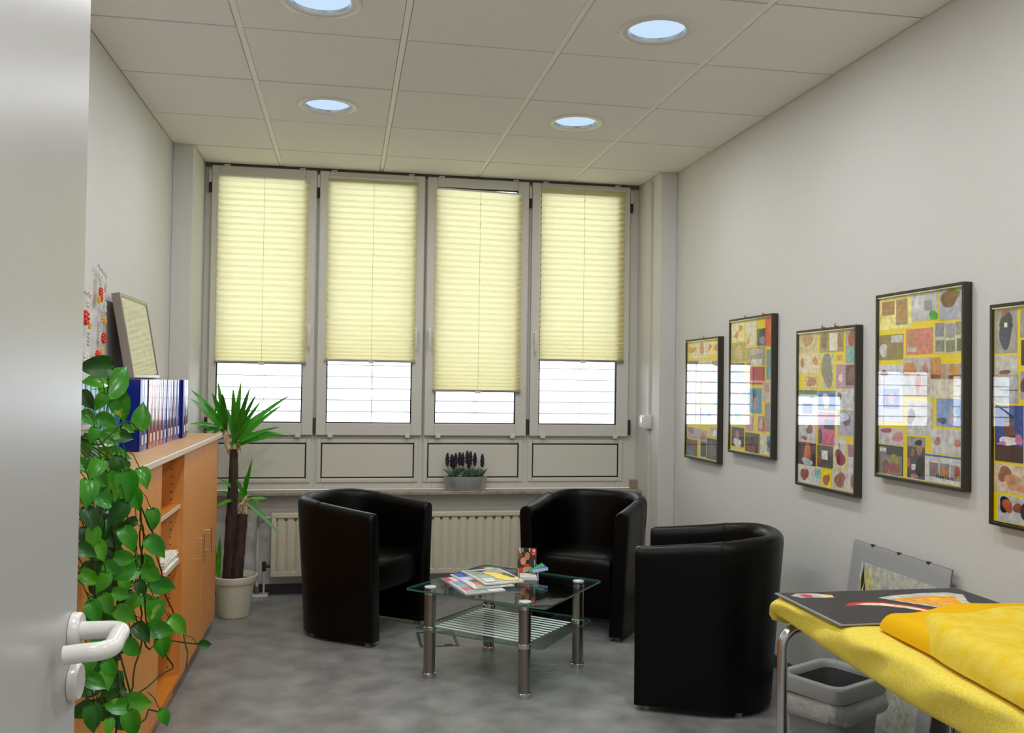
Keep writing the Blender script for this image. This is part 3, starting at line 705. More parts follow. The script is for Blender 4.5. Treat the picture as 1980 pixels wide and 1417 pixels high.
# ------------------------------------------------------------------ lever-arch binders
BINB=mat('binder_blue','1a1c88',.18,spec=.6,coat=.3); BIND=mat('binder_dark_blue','10108a',.22,spec=.6); BINR=mat('binder_red','8f2224',.18,spec=.6,coat=.3)
BINT=mat('binder_turquoise','3f8f9c',.3,spec=.5,coat=.2); BINM=mat('binder_lilac_blue','4a4fa0',.18,spec=.6,coat=.3)
def binder(y0,y1,xf,depth,hgt,M_,label,labelcard,group):
    t=thing('ring_binder',label,'binder',(xf-depth/2,(y0+y1)/2,CZT),0,group)
    z0,z1=CZT+.0005,CZT+hgt; g=.0022
    MB().rbox(xf-depth,xf-.003,y0,y0+g,z0,z1,.0008,1).build('cover_board',M_,t); MB().rbox(xf-depth,xf-.003,y1-g,y1,z0,z1,.0008,1).build('cover_board',M_,t)
    n=6; vs=[];m_=MB()
    for k in range(n+1):
        y=y0+(y1-y0)*k/n; b=.004*math.sin(PI*k/n); vs+=[(xf-.004+b,y,z0),(xf-.004+b,y,z1),(xf-.007+b,y,z0),(xf-.007+b,y,z1)]
    fs=[]
    for k in range(n): a=4*k;b=a+4; fs+=[(a,b,b+1,a+1),(a+3,b+3,b+2,a+2),(a+1,b+1,b+3,a+3),(a,a+2,b+2,b)]
    fs+=[(0,1,3,2),(4*n,4*n+2,4*n+3,4*n+1)]
    m_.add(vs,fs).build('spine',M_,t,True)
    MB().box(xf-depth+.004,xf-.03,y0+g+.004,y1-g-.004,z0+.006,z1-.006).build('pages',PAPER,t)
    if labelcard:
        w_=(y1-y0)*.36; yc=(y0+y1)/2
        MB().rbox(xf-.001,xf+.0012,yc-w_/2,yc+w_/2,CZT+.026,CZT+.062,.0004,1).build('label_card',PAPER,t)
        MB().rbox(xf-.001,xf+.0010,yc-w_*.3,yc+w_*.3,CZT+.075,CZT+.105,.0004,1).build('volume_mark',mat('mark_dark','221c30',.5),t)
seq='MMRRRRMBRBMDMR'; desc={'M':('lilac blue',BINM),'R':('dark red',BINR),'B':('blue',BINB),'D':('deep blue',BIND)}
y=-.455; pos=['nearest of the row, first after the turquoise ones','second from the turquoise ones','third from the turquoise ones','fourth from the turquoise ones','fifth from the turquoise ones','sixth from the turquoise ones','seventh from the turquoise ones','seventh from the window end','sixth from the window end','fifth from the window end','fourth from the window end','set forward, third from the window end','second from the window end','last of the row at the window end']
for k,ch_ in enumerate(seq):
    wd=.0795; nm,M_=desc[ch_]; 
    if k==0: M_=BIND
    binder(y,y+wd-.0012,-.365+(.016 if ch_=='D' else random.uniform(-.002,.002)),.198,.283,M_,'%s binder on the cabinet top, %s'%(nm if k else 'deep blue',pos[k]),True,'blue and red binders on the cabinet top'); y+=wd
y=-.460
for k in range(9):
    wd=.062; binder(y-wd+.0015,y,-.432+random.uniform(-.003,.003),.130,.272,BINT,'slim turquoise binder behind the trailing plant, %s'%(['right next to the deep blue one','second from the deep blue one','third from the deep blue one','fourth from the deep blue one','fifth, half hidden by leaves','sixth, hidden by leaves','seventh, hidden by leaves','eighth, hidden by leaves','ninth, beside the white planter'][k]),False,'turquoise binders on the cabinet top'); y-=wd
# leaning picture on the binders
t=thing('leaning_picture','silver framed picture leaning on the left wall on top of the binders','picture',(-.48,.1,CZT+.29))
pw,ph,pd=.535,.365,.036
th_=math.atan2(.065,.36)
T=Matrix.Translation((-.452,-.165,CZT+.2905))@Matrix.Rotation(-th_,4,'Y')
def TT(m_): 
    m_.xform(T); return m_
m_=MB(); fw=.016
for a in ((0,fw,0,ph),(pw-fw,pw,0,ph),(fw,pw-fw,0,fw),(fw,pw-fw,ph-fw,ph)):
    m_.rbox(-pd,0,a[0],a[1],a[2],a[3],.002,1)
TT(m_).build('frame',ALU,t)
TT(MB().box(-.010,-.006,fw,pw-fw,fw,ph-fw)).build('mount',mat('mount_cream','c4bfa8',.6),t)
TT(MB().box(-.0055,-.0050,.07,pw-.07,.055,ph-.055)).build('print',mat('faded_print','a8a690',.6,noise=(14,(1,1,3),'c8c6b0',.4,.6)),t)
TT(MB().box(-.0045,-.0030,fw,pw-fw,fw,ph-fw)).build('pane',PICG,t)
TT(MB().box(-pd+.001,-pd+.004,fw,pw-fw,fw,ph-fw)).build('back_board',mat('hardboard','6b5238',.8),t)
# ------------------------------------------------------------------ bead flower mobiles on the left wall
def flower(m_,c,r,nrm='x'):
    for k in range(7):
        a=2*PI*k/7; m_.ball((c[0],c[1]+r*.62*math.cos(a),c[2]+r*.62*math.sin(a)),r*.31,8,5)
    m_.ball((c[0]+.003,c[1],c[2]),r*.25,8,5)
def mobile(label,hook,wave,strings):
    t=thing('bead_mobile',label,'mobile',(XL+.02,wave[0][1],wave[0][2]))
    pts=[]
    (x0,y0,z0),(x1,y1,z1)=wave
    for k in range(13):
        u=k/12; pts.append((x0+(x1-x0)*u,y0+(y1-y0)*u,z0+(z1-z0)*u+.008*math.sin(u*3*2*PI)))
    MB().tube(pts,.0035,8).build('wave_hanger',CHROME,t,True)
    for (y,zt,items) in strings:
        x=XL+.022
        MB().tube([(x,y,zt),(x,y,items[-1][0])],.0006,4).build('thread',WPLAS,t)
        for z,kind,r,dy in items:
            m_=MB()
            if kind=='o':
                m_.tube([(x,y+dy+r*math.cos(a*PI/8)*.6,z+r*math.sin(a*PI/8)) for a in range(16)],.003,6,closed=True); m_.build('bead_ring',mat('smoke_bead','b4b4b2',.15,spec=.8),t,True)
            elif kind=='b':
                for q in range(4): m_.ball((x,y+dy,z+r-.5*r*q*1.3),r*.3,8,5)
                m_.build('bead_strand',mat('smoke_bead','b4b4b2',.15,spec=.8),t,True)
            else:
                flower(m_,(x,y+dy,z),r); m_.build('bead_flower',{'r':BEADR,'y':BEADY,'c':BEADC}[kind],t,True)
mobile('left bead mobile with a red flower hanging beside the door edge',None,((XL+.02,-.600,1.652),(XL+.02,-.455,1.650)),[(-.525,1.65,[(1.615,'c',.018,.03),(1.560,'r',.033,0),(1.533,'y',.016,.055),(1.48,'b',.022,.04),(1.475,'c',.02,-.05),(1.405,'c',.028,.01)])])
mobile('right bead mobile with red and amber flowers beside the leaning picture',None,((XL+.02,-.365,1.780),(XL+.02,-.225,1.748)),[(-.325,1.768,[(1.735,'c',.018,0),(1.712,'c',.012,0),(1.645,'y',.018,-.02),(1.580,'b',.02,.03),(1.565,'c',.012,-.02),(1.50,'b',.02,-.02),(1.42,'r',.026,-.02),(1.44,'y',.018,.04)]),(-.25,1.752,[(1.705,'o',.018,0),(1.678,'r',.022,-.07),(1.655,'r',.022,-.07),(1.632,'c',.015,0),(1.612,'c',.013,0),(1.568,'y',.020,0),(1.495,'r',.026,-.01),(1.40,'c',.014,.0)])])
COLLAGE=[
('f1',0.997,0.502,1.611,0.908,[
 ((0.066,0.031,0.68,0.163),'dfd2a0',[('e',0.066,0.062,0.278,0.118,'c98a50'),('r',0.329,0.026,0.63,0.152,'d8d4b8'),('e',0.401,0.043,0.548,0.125,'c07a48')]),
 ((0.679,0.037,0.975,0.141),'e6d69a',[('e',0.66,0.055,0.763,0.107,'c8783c'),('e',0.821,0.06,0.975,0.112,'cc8a4c')]),
 ((0.052,0.179,0.369,0.225),'8a7c78',[]),
 ((0.779,0.189,0.975,0.23),'98908c',[]),
 ((0.374,0.191,0.778,0.287),'d4d2d0',[]),
 ((0.058,0.239,0.423,0.386),'c0a8c4',[('e',0.111,0.258,0.321,0.349,'e0c8c8')]),
 ((0.064,0.396,0.423,0.542),'a8b4d8',[('e',0.154,0.423,0.362,0.515,'dcb8c0')]),
 ((0.461,0.292,0.77,0.483),'9fa8cc',[('e',0.543,0.314,0.705,0.421,'d8a8a8')]),
 ((0.784,0.237,0.975,0.427),'8fa6d0',[('r',0.813,0.255,0.975,0.324,'c8b4c8')]),
 ((0.07,0.552,0.429,0.694),'b4a4c4',[]),
 ((0.453,0.572,0.764,0.683),'5078b0',[('e',0.502,0.585,0.698,0.629,'a0b4d8')]),
 ((0.776,0.436,0.975,0.673),'b8b0cc',[('e',0.838,0.479,0.975,0.583,'7090c0')]),
 ((0.053,0.74,0.442,0.831),'b4aab0',[('e',0.087,0.733,0.242,0.798,'9c6a68')]),
 ((0.453,0.751,0.66,0.969),'b0a89c',[('e',0.477,0.77,0.595,0.832,'a87860'),('r',0.475,0.849,0.638,0.964,'304c38')]),
 ((0.753,0.717,0.975,0.792),'b4b0b0',[('e',0.8,0.735,0.955,0.795,'dcdcdc')]),
 ((0.039,0.842,0.363,0.975),'5c5650',[('e',0.135,0.836,0.343,0.927,'8a5c44'),('e',0.047,0.917,0.295,0.975,'587880')]),
 ((0.662,0.81,0.975,0.975),'4c4c50',[('e',0.677,0.846,0.929,0.95,'6a6a72')]),
]),
('f2',0.364,-0.138,1.691,0.987,[
 ((0.029,0.026,0.339,0.168),'dcd4a4',[('e',0.21,0.044,0.3,0.104,'cc8844'),('e',0.103,0.096,0.215,0.147,'c87a44')]),
 ((0.385,0.031,0.629,0.207),'d0ccb4',[('r',0.408,0.152,0.475,0.197,'d08c60')]),
 ((0.643,0.095,0.886,0.214),'6c665e',[('e',0.692,0.099,0.818,0.163,'3c3430'),('e',0.694,0.155,0.844,0.202,'8c8c98')]),
 ((0.83,0.025,0.975,0.223),'d4592e',[('e',0.913,0.052,0.961,0.146,'e08050')]),
 ((0.034,0.178,0.388,0.321),'a89858',[('e',0.121,0.203,0.316,0.304,'c4b070')]),
 ((0.412,0.222,0.823,0.355),'9c9684',[('r',0.519,0.308,0.749,0.355,'d4d2c8'),('e',0.491,0.23,0.747,0.278,'b8b4a4')]),
 ((0.854,0.246,0.975,0.456),'7c8c78',[('e',0.842,0.347,0.929,0.44,'3ca0b0'),('e',0.941,0.387,0.975,0.449,'58a890')]),
 ((0.04,0.329,0.348,0.455),'8c8490',[]),
 ((0.044,0.459,0.414,0.614),'a8a0c8',[('e',0.144,0.489,0.311,0.589,'d8b0b0')]),  # lavender card colour imitates the reflection on the glass
 ((0.049,0.618,0.419,0.781),'b4b0cc',[('e',0.122,0.656,0.289,0.757,'8898c0')]),  # same reflection tint painted into this card
 ((0.482,0.364,0.814,0.488),'b02c2c',[('r',0.497,0.46,0.807,0.476,'d89088')]),
 ((0.781,0.472,0.975,0.604),'b8b4b0',[('e',0.838,0.486,0.925,0.551,'cc7438')]),
 ((0.435,0.516,0.757,0.693),'3c88a8',[('e',0.499,0.548,0.685,0.685,'8c8894'),('e',0.563,0.528,0.634,0.593,'3c3c48')]),
 ((0.413,0.712,0.572,0.822),'c09090',[]),
 ((0.686,0.71,0.816,0.816),'a07870',[('e',0.714,0.725,0.784,0.804,'ccb8b8')]),
 ((0.834,0.615,0.975,0.812),'d87030',[('r',0.854,0.626,0.975,0.793,'908890')]),
 ((0.056,0.808,0.363,0.95),'3c3834',[('e',0.14,0.837,0.254,0.904,'a07860'),('e',0.109,0.884,0.288,0.959,'d8d4d4')]),
 ((0.39,0.836,0.715,0.975),'4c4844',[('r',0.399,0.908,0.712,0.974,'6c3c30'),('e',0.513,0.852,0.586,0.933,'38302c')]),
 ((0.729,0.83,0.975,0.971),'d4ccac',[('r',0.876,0.839,0.975,0.952,'5898b8'),('e',0.893,0.867,0.975,0.921,'24406c')]),
]),
('f3',-0.379,-0.873,1.591,0.897,[
 ((0.025,0.025,0.35,0.147),'c4b88c',[('e',0.1,0.025,0.252,0.111,'b08454')]),
 ((0.393,0.025,0.785,0.151),'a08c64',[('r',0.562,0.034,0.687,0.143,'d8d4c4'),('e',0.41,0.036,0.527,0.123,'7c5c40'),('e',0.691,0.047,0.77,0.129,'8c6848')]),
 ((0.818,0.025,0.975,0.219),'a4a4a0',[('e',0.853,0.025,0.972,0.119,'a05c44'),('e',0.827,0.132,0.975,0.217,'84b8b4')]),
 ((0.026,0.155,0.39,0.28),'d4ccb0',[('e',0.052,0.178,0.129,0.236,'b07048'),('e',0.274,0.174,0.371,0.23,'c07c48')]),
 ((0.414,0.158,0.63,0.371),'c4be9c',[('e',0.425,0.158,0.621,0.363,'7c786c')]),
 ((0.678,0.171,0.765,0.203),'c89088',[]),
 ((0.669,0.227,0.975,0.37),'b08ca0',[('r',0.823,0.235,0.975,0.353,'5c4c50'),('e',0.865,0.243,0.97,0.324,'8c6454'),('e',0.706,0.285,0.785,0.332,'d8c0c8')]),
 ((0.145,0.289,0.355,0.381),'ccb88c',[('e',0.183,0.301,0.331,0.365,'a86c4c')]),
 ((0.03,0.386,0.357,0.412),'3c6c38',[]),
 ((0.032,0.412,0.36,0.599),'d0d4e4',[('r',0.098,0.47,0.274,0.534,'6c74b8')]),
 ((0.378,0.388,0.657,0.507),'3c74c0',[('e',0.446,0.406,0.577,0.49,'e8c8c8')]),
 ((0.671,0.373,0.975,0.5),'c8c8c8',[('e',0.702,0.392,0.764,0.439,'6c6460'),('e',0.939,0.393,0.975,0.458,'989494')]),
 ((0.374,0.52,0.654,0.72),'b06c94',[('r',0.481,0.565,0.646,0.623,'3c3840'),('r',0.459,0.629,0.647,0.714,'cc5c7c'),('e',0.378,0.627,0.454,0.721,'584450')]),
 ((0.703,0.504,0.975,0.65),'a8a4b0',[('e',0.797,0.527,0.9,0.596,'84606c'),('e',0.707,0.518,0.881,0.567,'c8c8dc')]),
 ((0.031,0.606,0.339,0.717),'c8c4c4',[('e',0.165,0.609,0.289,0.665,'905c4c'),('e',0.071,0.634,0.183,0.683,'a0c4c4'),('e',0.089,0.678,0.191,0.706,'a86058')]),
 ((0.025,0.721,0.342,0.863),'42201c',[('e',0.124,0.732,0.26,0.831,'d0642c'),('e',0.093,0.819,0.294,0.865,'a8b8bc')]),
 ((0.361,0.725,0.628,0.861),'504c48',[('r',0.437,0.756,0.543,0.811,'dcdcdc'),('e',0.366,0.777,0.438,0.839,'8c5040')]),
 ((0.65,0.668,0.842,0.849),'ccc8c4',[('e',0.665,0.739,0.823,0.832,'84202c'),('e',0.711,0.69,0.746,0.729,'b08c80')]),
 ((0.864,0.695,0.975,0.868),'d0ccd0',[('r',0.867,0.698,0.975,0.771,'a07484')]),
 ((0.025,0.867,0.429,0.975),'d0d0d0',[('e',0.08,0.883,0.212,0.967,'984c3c'),('r',0.333,0.874,0.426,0.938,'84c4bc')]),
 ((0.452,0.872,0.602,0.975),'f0d800',[('e',0.467,0.898,0.582,0.966,'a86c40')]),
 ((0.621,0.856,0.975,0.975),'c8c4c0',[('e',0.649,0.876,0.832,0.959,'98644c'),('e',0.906,0.878,0.973,0.955,'9c705c')]),
]),
('f4',-1.011,-1.523,1.694,0.996,[
 ((0.025,0.025,0.42,0.195),'e4da84',[('r',0.058,0.041,0.215,0.117,'9c7044'),('r',0.235,0.039,0.374,0.175,'94826c'),('e',0.239,0.054,0.36,0.159,'ac7c40')]),
 ((0.423,0.025,0.714,0.165),'b4b4b8',[('r',0.566,0.066,0.648,0.117,'8c8c94'),('e',0.444,0.029,0.558,0.132,'c8c8cc'),('e',0.616,0.12,0.727,0.17,'2c9c20')]),
 ((0.729,0.025,0.975,0.173),'a8acb8',[('e',0.736,0.025,0.94,0.108,'7c6434'),('e',0.959,0.084,0.975,0.113,'8c5c48'),('e',0.961,0.123,0.975,0.152,'946a50'),('r',0.891,0.026,0.969,0.04,'5c9c2c')]),
 ((0.025,0.223,0.325,0.357),'847044',[('e',0.025,0.273,0.136,0.336,'c8c8c8'),('r',0.18,0.228,0.32,0.267,'bcbcbc')]),
 ((0.358,0.203,0.663,0.337),'c47464',[('e',0.371,0.21,0.484,0.298,'b07c5c'),('r',0.372,0.299,0.48,0.323,'b8b0a8')]),
 ((0.677,0.185,0.975,0.338),'c4c49c',[('r',0.688,0.184,0.783,0.254,'8c8c94'),('r',0.796,0.194,0.893,0.261,'9c9c9c'),('r',0.903,0.187,0.975,0.251,'949480'),('r',0.693,0.272,0.787,0.328,'7c8474'),('r',0.803,0.275,0.893,0.331,'84846c'),('r',0.914,0.269,0.975,0.33,'5c6454')]),
 ((0.025,0.386,0.326,0.689),'c8ccd8',[('e',0.051,0.41,0.133,0.45,'8c6040'),('r',0.085,0.515,0.282,0.622,'8c94cc'),('e',0.136,0.541,0.225,0.595,'d8b0b8')]),
 ((0.329,0.352,0.638,0.55),'b4aca8',[('e',0.322,0.374,0.474,0.448,'c08048'),('e',0.474,0.436,0.539,0.538,'b85848'),('e',0.551,0.388,0.621,0.431,'a8785c'),('r',0.543,0.455,0.634,0.545,'b4a094')]),
 ((0.37,0.576,0.663,0.751),'c0bebc',[('e',0.377,0.618,0.469,0.696,'705058')]),
 ((0.641,0.356,0.749,0.462),'b88c4c',[('e',0.66,0.366,0.729,0.43,'c88c50'),('r',0.643,0.441,0.748,0.461,'7c4038')]),
 ((0.756,0.39,0.975,0.463),'a89c90',[('e',0.837,0.396,0.938,0.447,'c88c3c'),('e',0.76,0.404,0.811,0.442,'c49470'),('r',0.83,0.445,0.975,0.462,'7c3430')]),
 ((0.638,0.467,0.975,0.56),'ccc8b4',[]),
 ((0.705,0.562,0.975,0.697),'8098c4',[('e',0.721,0.651,0.811,0.686,'585c60'),('e',0.896,0.595,0.975,0.65,'3c80b8'),('e',0.832,0.617,0.918,0.679,'b0a8bc')]),
 ((0.028,0.727,0.329,0.817),'c4bcbc',[('e',0.061,0.725,0.188,0.756,'905058'),('e',0.197,0.748,0.354,0.794,'c88490')]),
 ((0.657,0.71,0.975,0.832),'c4c2c0',[('e',0.684,0.752,0.752,0.794,'ac847c'),('e',0.888,0.756,0.965,0.79,'c07c70')]),
 ((0.028,0.821,0.331,0.975),'1c3818',[('r',0.04,0.829,0.321,0.974,'7c7c78'),('r',0.044,0.837,0.127,0.857,'c8ccd0'),('r',0.127,0.827,0.32,0.872,'44403c'),('e',0.068,0.885,0.177,0.931,'7c8c64'),('e',0.073,0.905,0.173,0.966,'8c4848'),('e',0.186,0.863,0.282,0.924,'9c9430'),('e',0.182,0.909,0.287,0.97,'984c4c')]),
 ((0.38,0.762,0.582,0.975),'444448',[('r',0.383,0.763,0.579,0.812,'949498'),('e',0.479,0.782,0.552,0.855,'a07060'),('e',0.473,0.773,0.549,0.806,'241c18'),('e',0.422,0.826,0.471,0.862,'906048'),('e',0.367,0.873,0.418,0.918,'c06848'),('r',0.431,0.902,0.48,0.932,'d4d4d4'),('e',0.479,0.862,0.577,0.963,'101010'),('e',0.415,0.953,0.514,0.975,'b07090')]),
 ((0.583,0.838,0.975,0.975),'c8c8c6',[('r',0.584,0.84,0.975,0.85,'3c64a0'),('r',0.633,0.88,0.731,0.951,'747074'),('e',0.658,0.896,0.705,0.928,'a85840'),('r',0.745,0.878,0.842,0.95,'847c7c'),('e',0.756,0.9,0.829,0.945,'b87c2c'),('r',0.857,0.88,0.953,0.955,'94948f'),('e',0.892,0.885,0.951,0.94,'a05030')]),
]),
('f5',-1.647,-2.207,1.605,0.911,[
 ((0.025,0.027,0.2,0.224),'989490',[('e',0.076,0.025,0.134,0.066,'8c5c48'),('e',0.061,0.048,0.163,0.203,'1c2850'),('e',0.052,0.06,0.171,0.118,'18182c'),('r',0.098,0.086,0.123,0.107,'d8d8d8')]),
 ((0.025,0.233,0.205,0.318),'b8b8b4',[('e',0.062,0.297,0.143,0.323,'74403c')]),
 ((0.025,0.32,0.209,0.447),'a8aaac',[('r',0.068,0.387,0.205,0.391,'404040')]),
 ((0.031,0.457,0.247,0.708),'2c4088',[('e',0.105,0.501,0.179,0.566,'241818'),('e',0.097,0.532,0.188,0.6,'6c3c34'),('e',0.071,0.593,0.213,0.638,'dcd8d8'),('e',0.046,0.62,0.12,0.649,'b870a0'),('e',0.182,0.587,0.252,0.627,'b870a0'),('r',0.034,0.636,0.246,0.707,'3c2418')]),
 ((0.221,0.039,0.354,0.157),'9c9894',[('e',0.248,0.081,0.329,0.145,'8c5848')]),
 ((0.229,0.169,0.355,0.28),'443838',[]),
 ((0.225,0.307,0.355,0.428),'a49cb0',[('e',0.229,0.327,0.31,0.407,'5c3838')]),
 ((0.264,0.453,0.357,0.531),'b8b4b4',[]),
 ((0.026,0.721,0.358,0.847),'c8b8a4',[('e',0.054,0.729,0.157,0.798,'946040'),('e',0.099,0.763,0.239,0.827,'b88c68'),('e',0.156,0.801,0.32,0.84,'c4906c')]),
 ((0.056,0.859,0.359,0.975),'b0b4b8',[('e',0.062,0.867,0.157,0.932,'181414'),('e',0.091,0.875,0.171,0.932,'b05430'),('e',0.178,0.883,0.246,0.931,'884434'),('e',0.226,0.87,0.359,0.95,'2c2c34')]),
]),
]
POTHOS=[(-0.292,-1.388,1.366,0.096,172),(-0.32,-1.057,1.32,0.129,-50),(-0.335,-1.224,1.322,0.074,185),(-0.308,-1.031,1.244,0.104,80),(-0.331,-0.607,1.186,0.105,-85),(-0.334,-0.799,1.153,0.048,20),(-0.316,-0.961,1.137,0.072,15),(-0.33,-1.048,1.151,0.063,180),(-0.346,-1.078,1.129,0.077,10),(-0.312,-1.043,1.079,0.082,15),(-0.33,-1.316,1.212,0.061,40),(-0.31,-1.264,1.262,0.059,120),(-0.33,-1.346,1.268,0.064,60),(-0.304,-1.224,1.202,0.067,20),(-0.105,-1.645,1.07,0.06,70),(-0.088,-1.912,1.077,0.081,80),(-0.102,-1.762,1.028,0.066,75),(-0.115,-2.023,1.056,0.054,200),(-0.098,-1.946,1.017,0.066,120),(-0.088,-2.244,1.101,0.06,100),(-0.126,-1.412,0.923,0.068,90),(-0.105,-1.804,0.932,0.07,60),(-0.104,-1.476,0.854,0.079,50),(-0.077,-1.967,0.914,0.055,15),(-0.074,-2.308,0.992,0.045,30),(-0.108,-2.146,0.906,0.049,30),(-0.076,-2.163,0.9,0.048,110),(-0.083,-1.913,0.868,0.062,150),(-0.114,-1.482,0.779,0.073,30),(-0.102,-1.378,0.723,0.082,20),(-0.123,-1.56,0.754,0.053,60),(-0.081,-2.107,0.841,0.049,60),(-0.09,-1.895,0.766,0.06,30),(-0.077,-1.609,0.702,0.079,100),(-0.082,-1.852,0.785,0.055,140),(-0.09,-1.943,0.825,0.048,20),(-0.086,-2.241,1.048,0.051,80),(-0.096,-2.173,0.997,0.05,100),(-0.124,-2.047,1.13,0.056,120),(-0.36,-1.228,1.122,0.07,80),(-0.121,-0.989,0.506,0.082,40),(-0.084,-1.487,0.62,0.076,20),(-0.127,-1.517,0.622,0.066,60),(-0.124,-1.228,0.506,0.076,90),(-0.124,-1.657,0.619,0.063,50),(-0.077,-2.08,0.692,0.048,60),(-0.119,-2.037,0.651,0.056,30),(-0.129,-1.887,0.611,0.052,80),(-0.05,-0.858,0.399,0.05,10),(-0.123,-1.592,0.451,0.085,10),(-0.079,-1.843,0.488,0.069,70),(-0.09,-1.95,0.564,0.056,190),(-0.08,-1.417,0.348,0.055,60),(-0.073,-2.096,0.572,0.037,90),(-0.095,-2.144,0.61,0.061,80),(-0.082,-2.152,0.765,0.051,60),(-0.128,-2.05,0.697,0.051,100),(-0.084,-2.192,0.845,0.052,70),(-0.099,-1.992,0.896,0.049,30),(-0.087,-2.158,0.968,0.051,60),(-0.174,-1.727,0.948,0.064,110),(-0.135,-1.853,1.08,0.055,60),(-0.124,-2.014,1.103,0.054,30),(-0.176,-1.334,0.786,0.057,200),(-0.161,-1.298,0.661,0.061,10),(-0.146,-1.224,0.555,0.052,150),(-0.13,-1.831,1.116,0.056,100),(-0.165,-1.591,1.078,0.046,20),(-0.34,-1.064,1.081,0.066,60),(-0.3,-1.384,1.167,0.05,110),(-0.156,-2.027,1.134,0.046,30),(-0.158,-1.758,1.031,0.052,20),(-0.156,-1.559,0.935,0.046,160),(-0.159,-1.684,0.678,0.053,40),(-0.155,-1.61,0.776,0.052,80),(-0.175,-1.216,0.763,0.052,30),(-0.19,-1.777,0.759,0.053,104),(-0.19,-1.635,1.053,0.049,137),(-0.19,-1.786,0.961,0.066,85),(-0.19,-1.505,0.742,0.065,41),(-0.19,-1.58,0.485,0.061,123),(-0.19,-1.614,1.052,0.065,102),(-0.19,-1.78,1.092,0.063,86),(-0.19,-1.537,0.463,0.066,148),(-0.19,-1.695,0.568,0.056,150),(-0.19,-1.509,1.017,0.054,50),(-0.19,-1.439,0.757,0.066,62),(-0.19,-1.67,0.84,0.055,101),(-0.19,-1.602,0.467,0.064,150),(-0.19,-1.458,0.355,0.067,42),(-0.19,-1.458,0.374,0.072,99),(-0.19,-1.584,0.946,0.067,100),(-0.19,-1.785,1.071,0.063,158),(-0.19,-1.823,0.608,0.053,41),(-0.19,-1.741,0.603,0.064,26),(-0.19,-1.642,1.068,0.063,66),(-0.19,-1.446,0.358,0.063,159),(-0.19,-1.774,1.061,0.058,24),(-0.19,-1.801,0.852,0.058,41),(-0.19,-1.838,0.57,0.051,154),(-0.19,-1.48,0.809,0.061,92),(-0.19,-1.593,0.679,0.061,106),(-0.19,-1.448,0.707,0.061,120),(-0.19,-1.791,0.918,0.065,92),(-0.19,-1.674,1.094,0.056,101),(-0.19,-1.86,0.734,0.057,28),(-0.19,-1.609,0.772,0.063,69),(-0.19,-1.553,0.568,0.05,28),(-0.19,-1.553,0.409,0.055,83),(-0.19,-1.635,0.878,0.056,63),(-0.19,-1.718,0.711,0.053,72),(-0.19,-1.567,1.073,0.062,122),(-0.19,-1.765,0.965,0.062,53),(-0.19,-1.804,0.835,0.059,34),(-0.19,-1.754,0.891,0.063,81),(-0.19,-1.516,0.966,0.058,111),(-0.19,-1.481,0.755,0.056,36),(-0.19,-1.672,0.972,0.065,137),(-0.19,-1.814,0.937,0.061,109),(-0.19,-1.529,0.841,0.053,60),(-0.19,-1.54,0.896,0.058,78),(-0.19,-1.707,0.832,0.066,41),(-0.19,-1.849,0.527,0.062,158),(-0.19,-1.668,0.459,0.067,51),(-0.19,-1.527,0.49,0.065,92),(-0.19,-1.767,0.888,0.051,29),(-0.19,-1.638,0.902,0.065,26),(-0.19,-1.454,0.571,0.072,145),(-0.19,-1.465,0.66,0.052,124),(-0.19,-1.818,0.924,0.058,93),(-0.19,-1.678,0.47,0.06,67),(-0.19,-1.753,0.546,0.056,129),(-0.19,-1.749,0.979,0.057,134),(-0.19,-1.791,0.603,0.064,132),(-0.19,-1.543,1.085,0.064,140),(-0.19,-1.867,0.95,0.049,93),(-0.19,-1.702,0.788,0.063,20),(-0.19,-1.873,1.041,0.047,29)]
VINES=[[(-0.32,-1.244,1.143),(-0.22,-1.442,1.074),(-0.14,-1.665,0.965),(-0.14,-1.552,0.863),(-0.14,-1.486,0.719),(-0.14,-1.459,0.581),(-0.14,-1.588,0.47)],[(-0.32,-1.179,1.09),(-0.22,-1.208,1.012),(-0.14,-1.51,0.957),(-0.14,-1.46,0.787),(-0.14,-1.373,0.618),(-0.14,-0.962,0.364),(-0.14,-1.089,0.377),(-0.14,-1.556,0.452)],[(-0.22,-1.639,1.099),(-0.14,-1.836,1.066),(-0.14,-1.797,0.919),(-0.14,-1.736,0.711),(-0.14,-1.714,0.417)],[(-0.14,-1.512,0.971),(-0.14,-1.283,0.814),(-0.14,-1.052,0.595),(-0.14,-0.739,0.427),(-0.06,-1.15,0.409)],[(-0.22,-1.69,1.104),(-0.14,-1.591,1.003),(-0.14,-1.472,0.907),(-0.14,-1.455,0.742)],[(-0.32,-1.355,1.104),(-0.14,-1.955,1.055),(-0.14,-1.985,0.893),(-0.14,-1.876,0.684),(-0.14,-1.91,0.535)],[(-0.32,-1.274,1.145),(-0.32,-1.133,1.284),(-0.32,-1.205,1.382)],[(-0.32,-1.243,1.127),(-0.32,-0.916,1.184),(-0.32,-0.691,1.146)],[(-0.14,-1.476,0.615),(-0.14,-1.17,0.509),(-0.06,-0.787,0.378)],[(-0.14,-1.588,0.47),(-0.14,-1.307,0.334),(-0.14,-1.074,0.247)]]
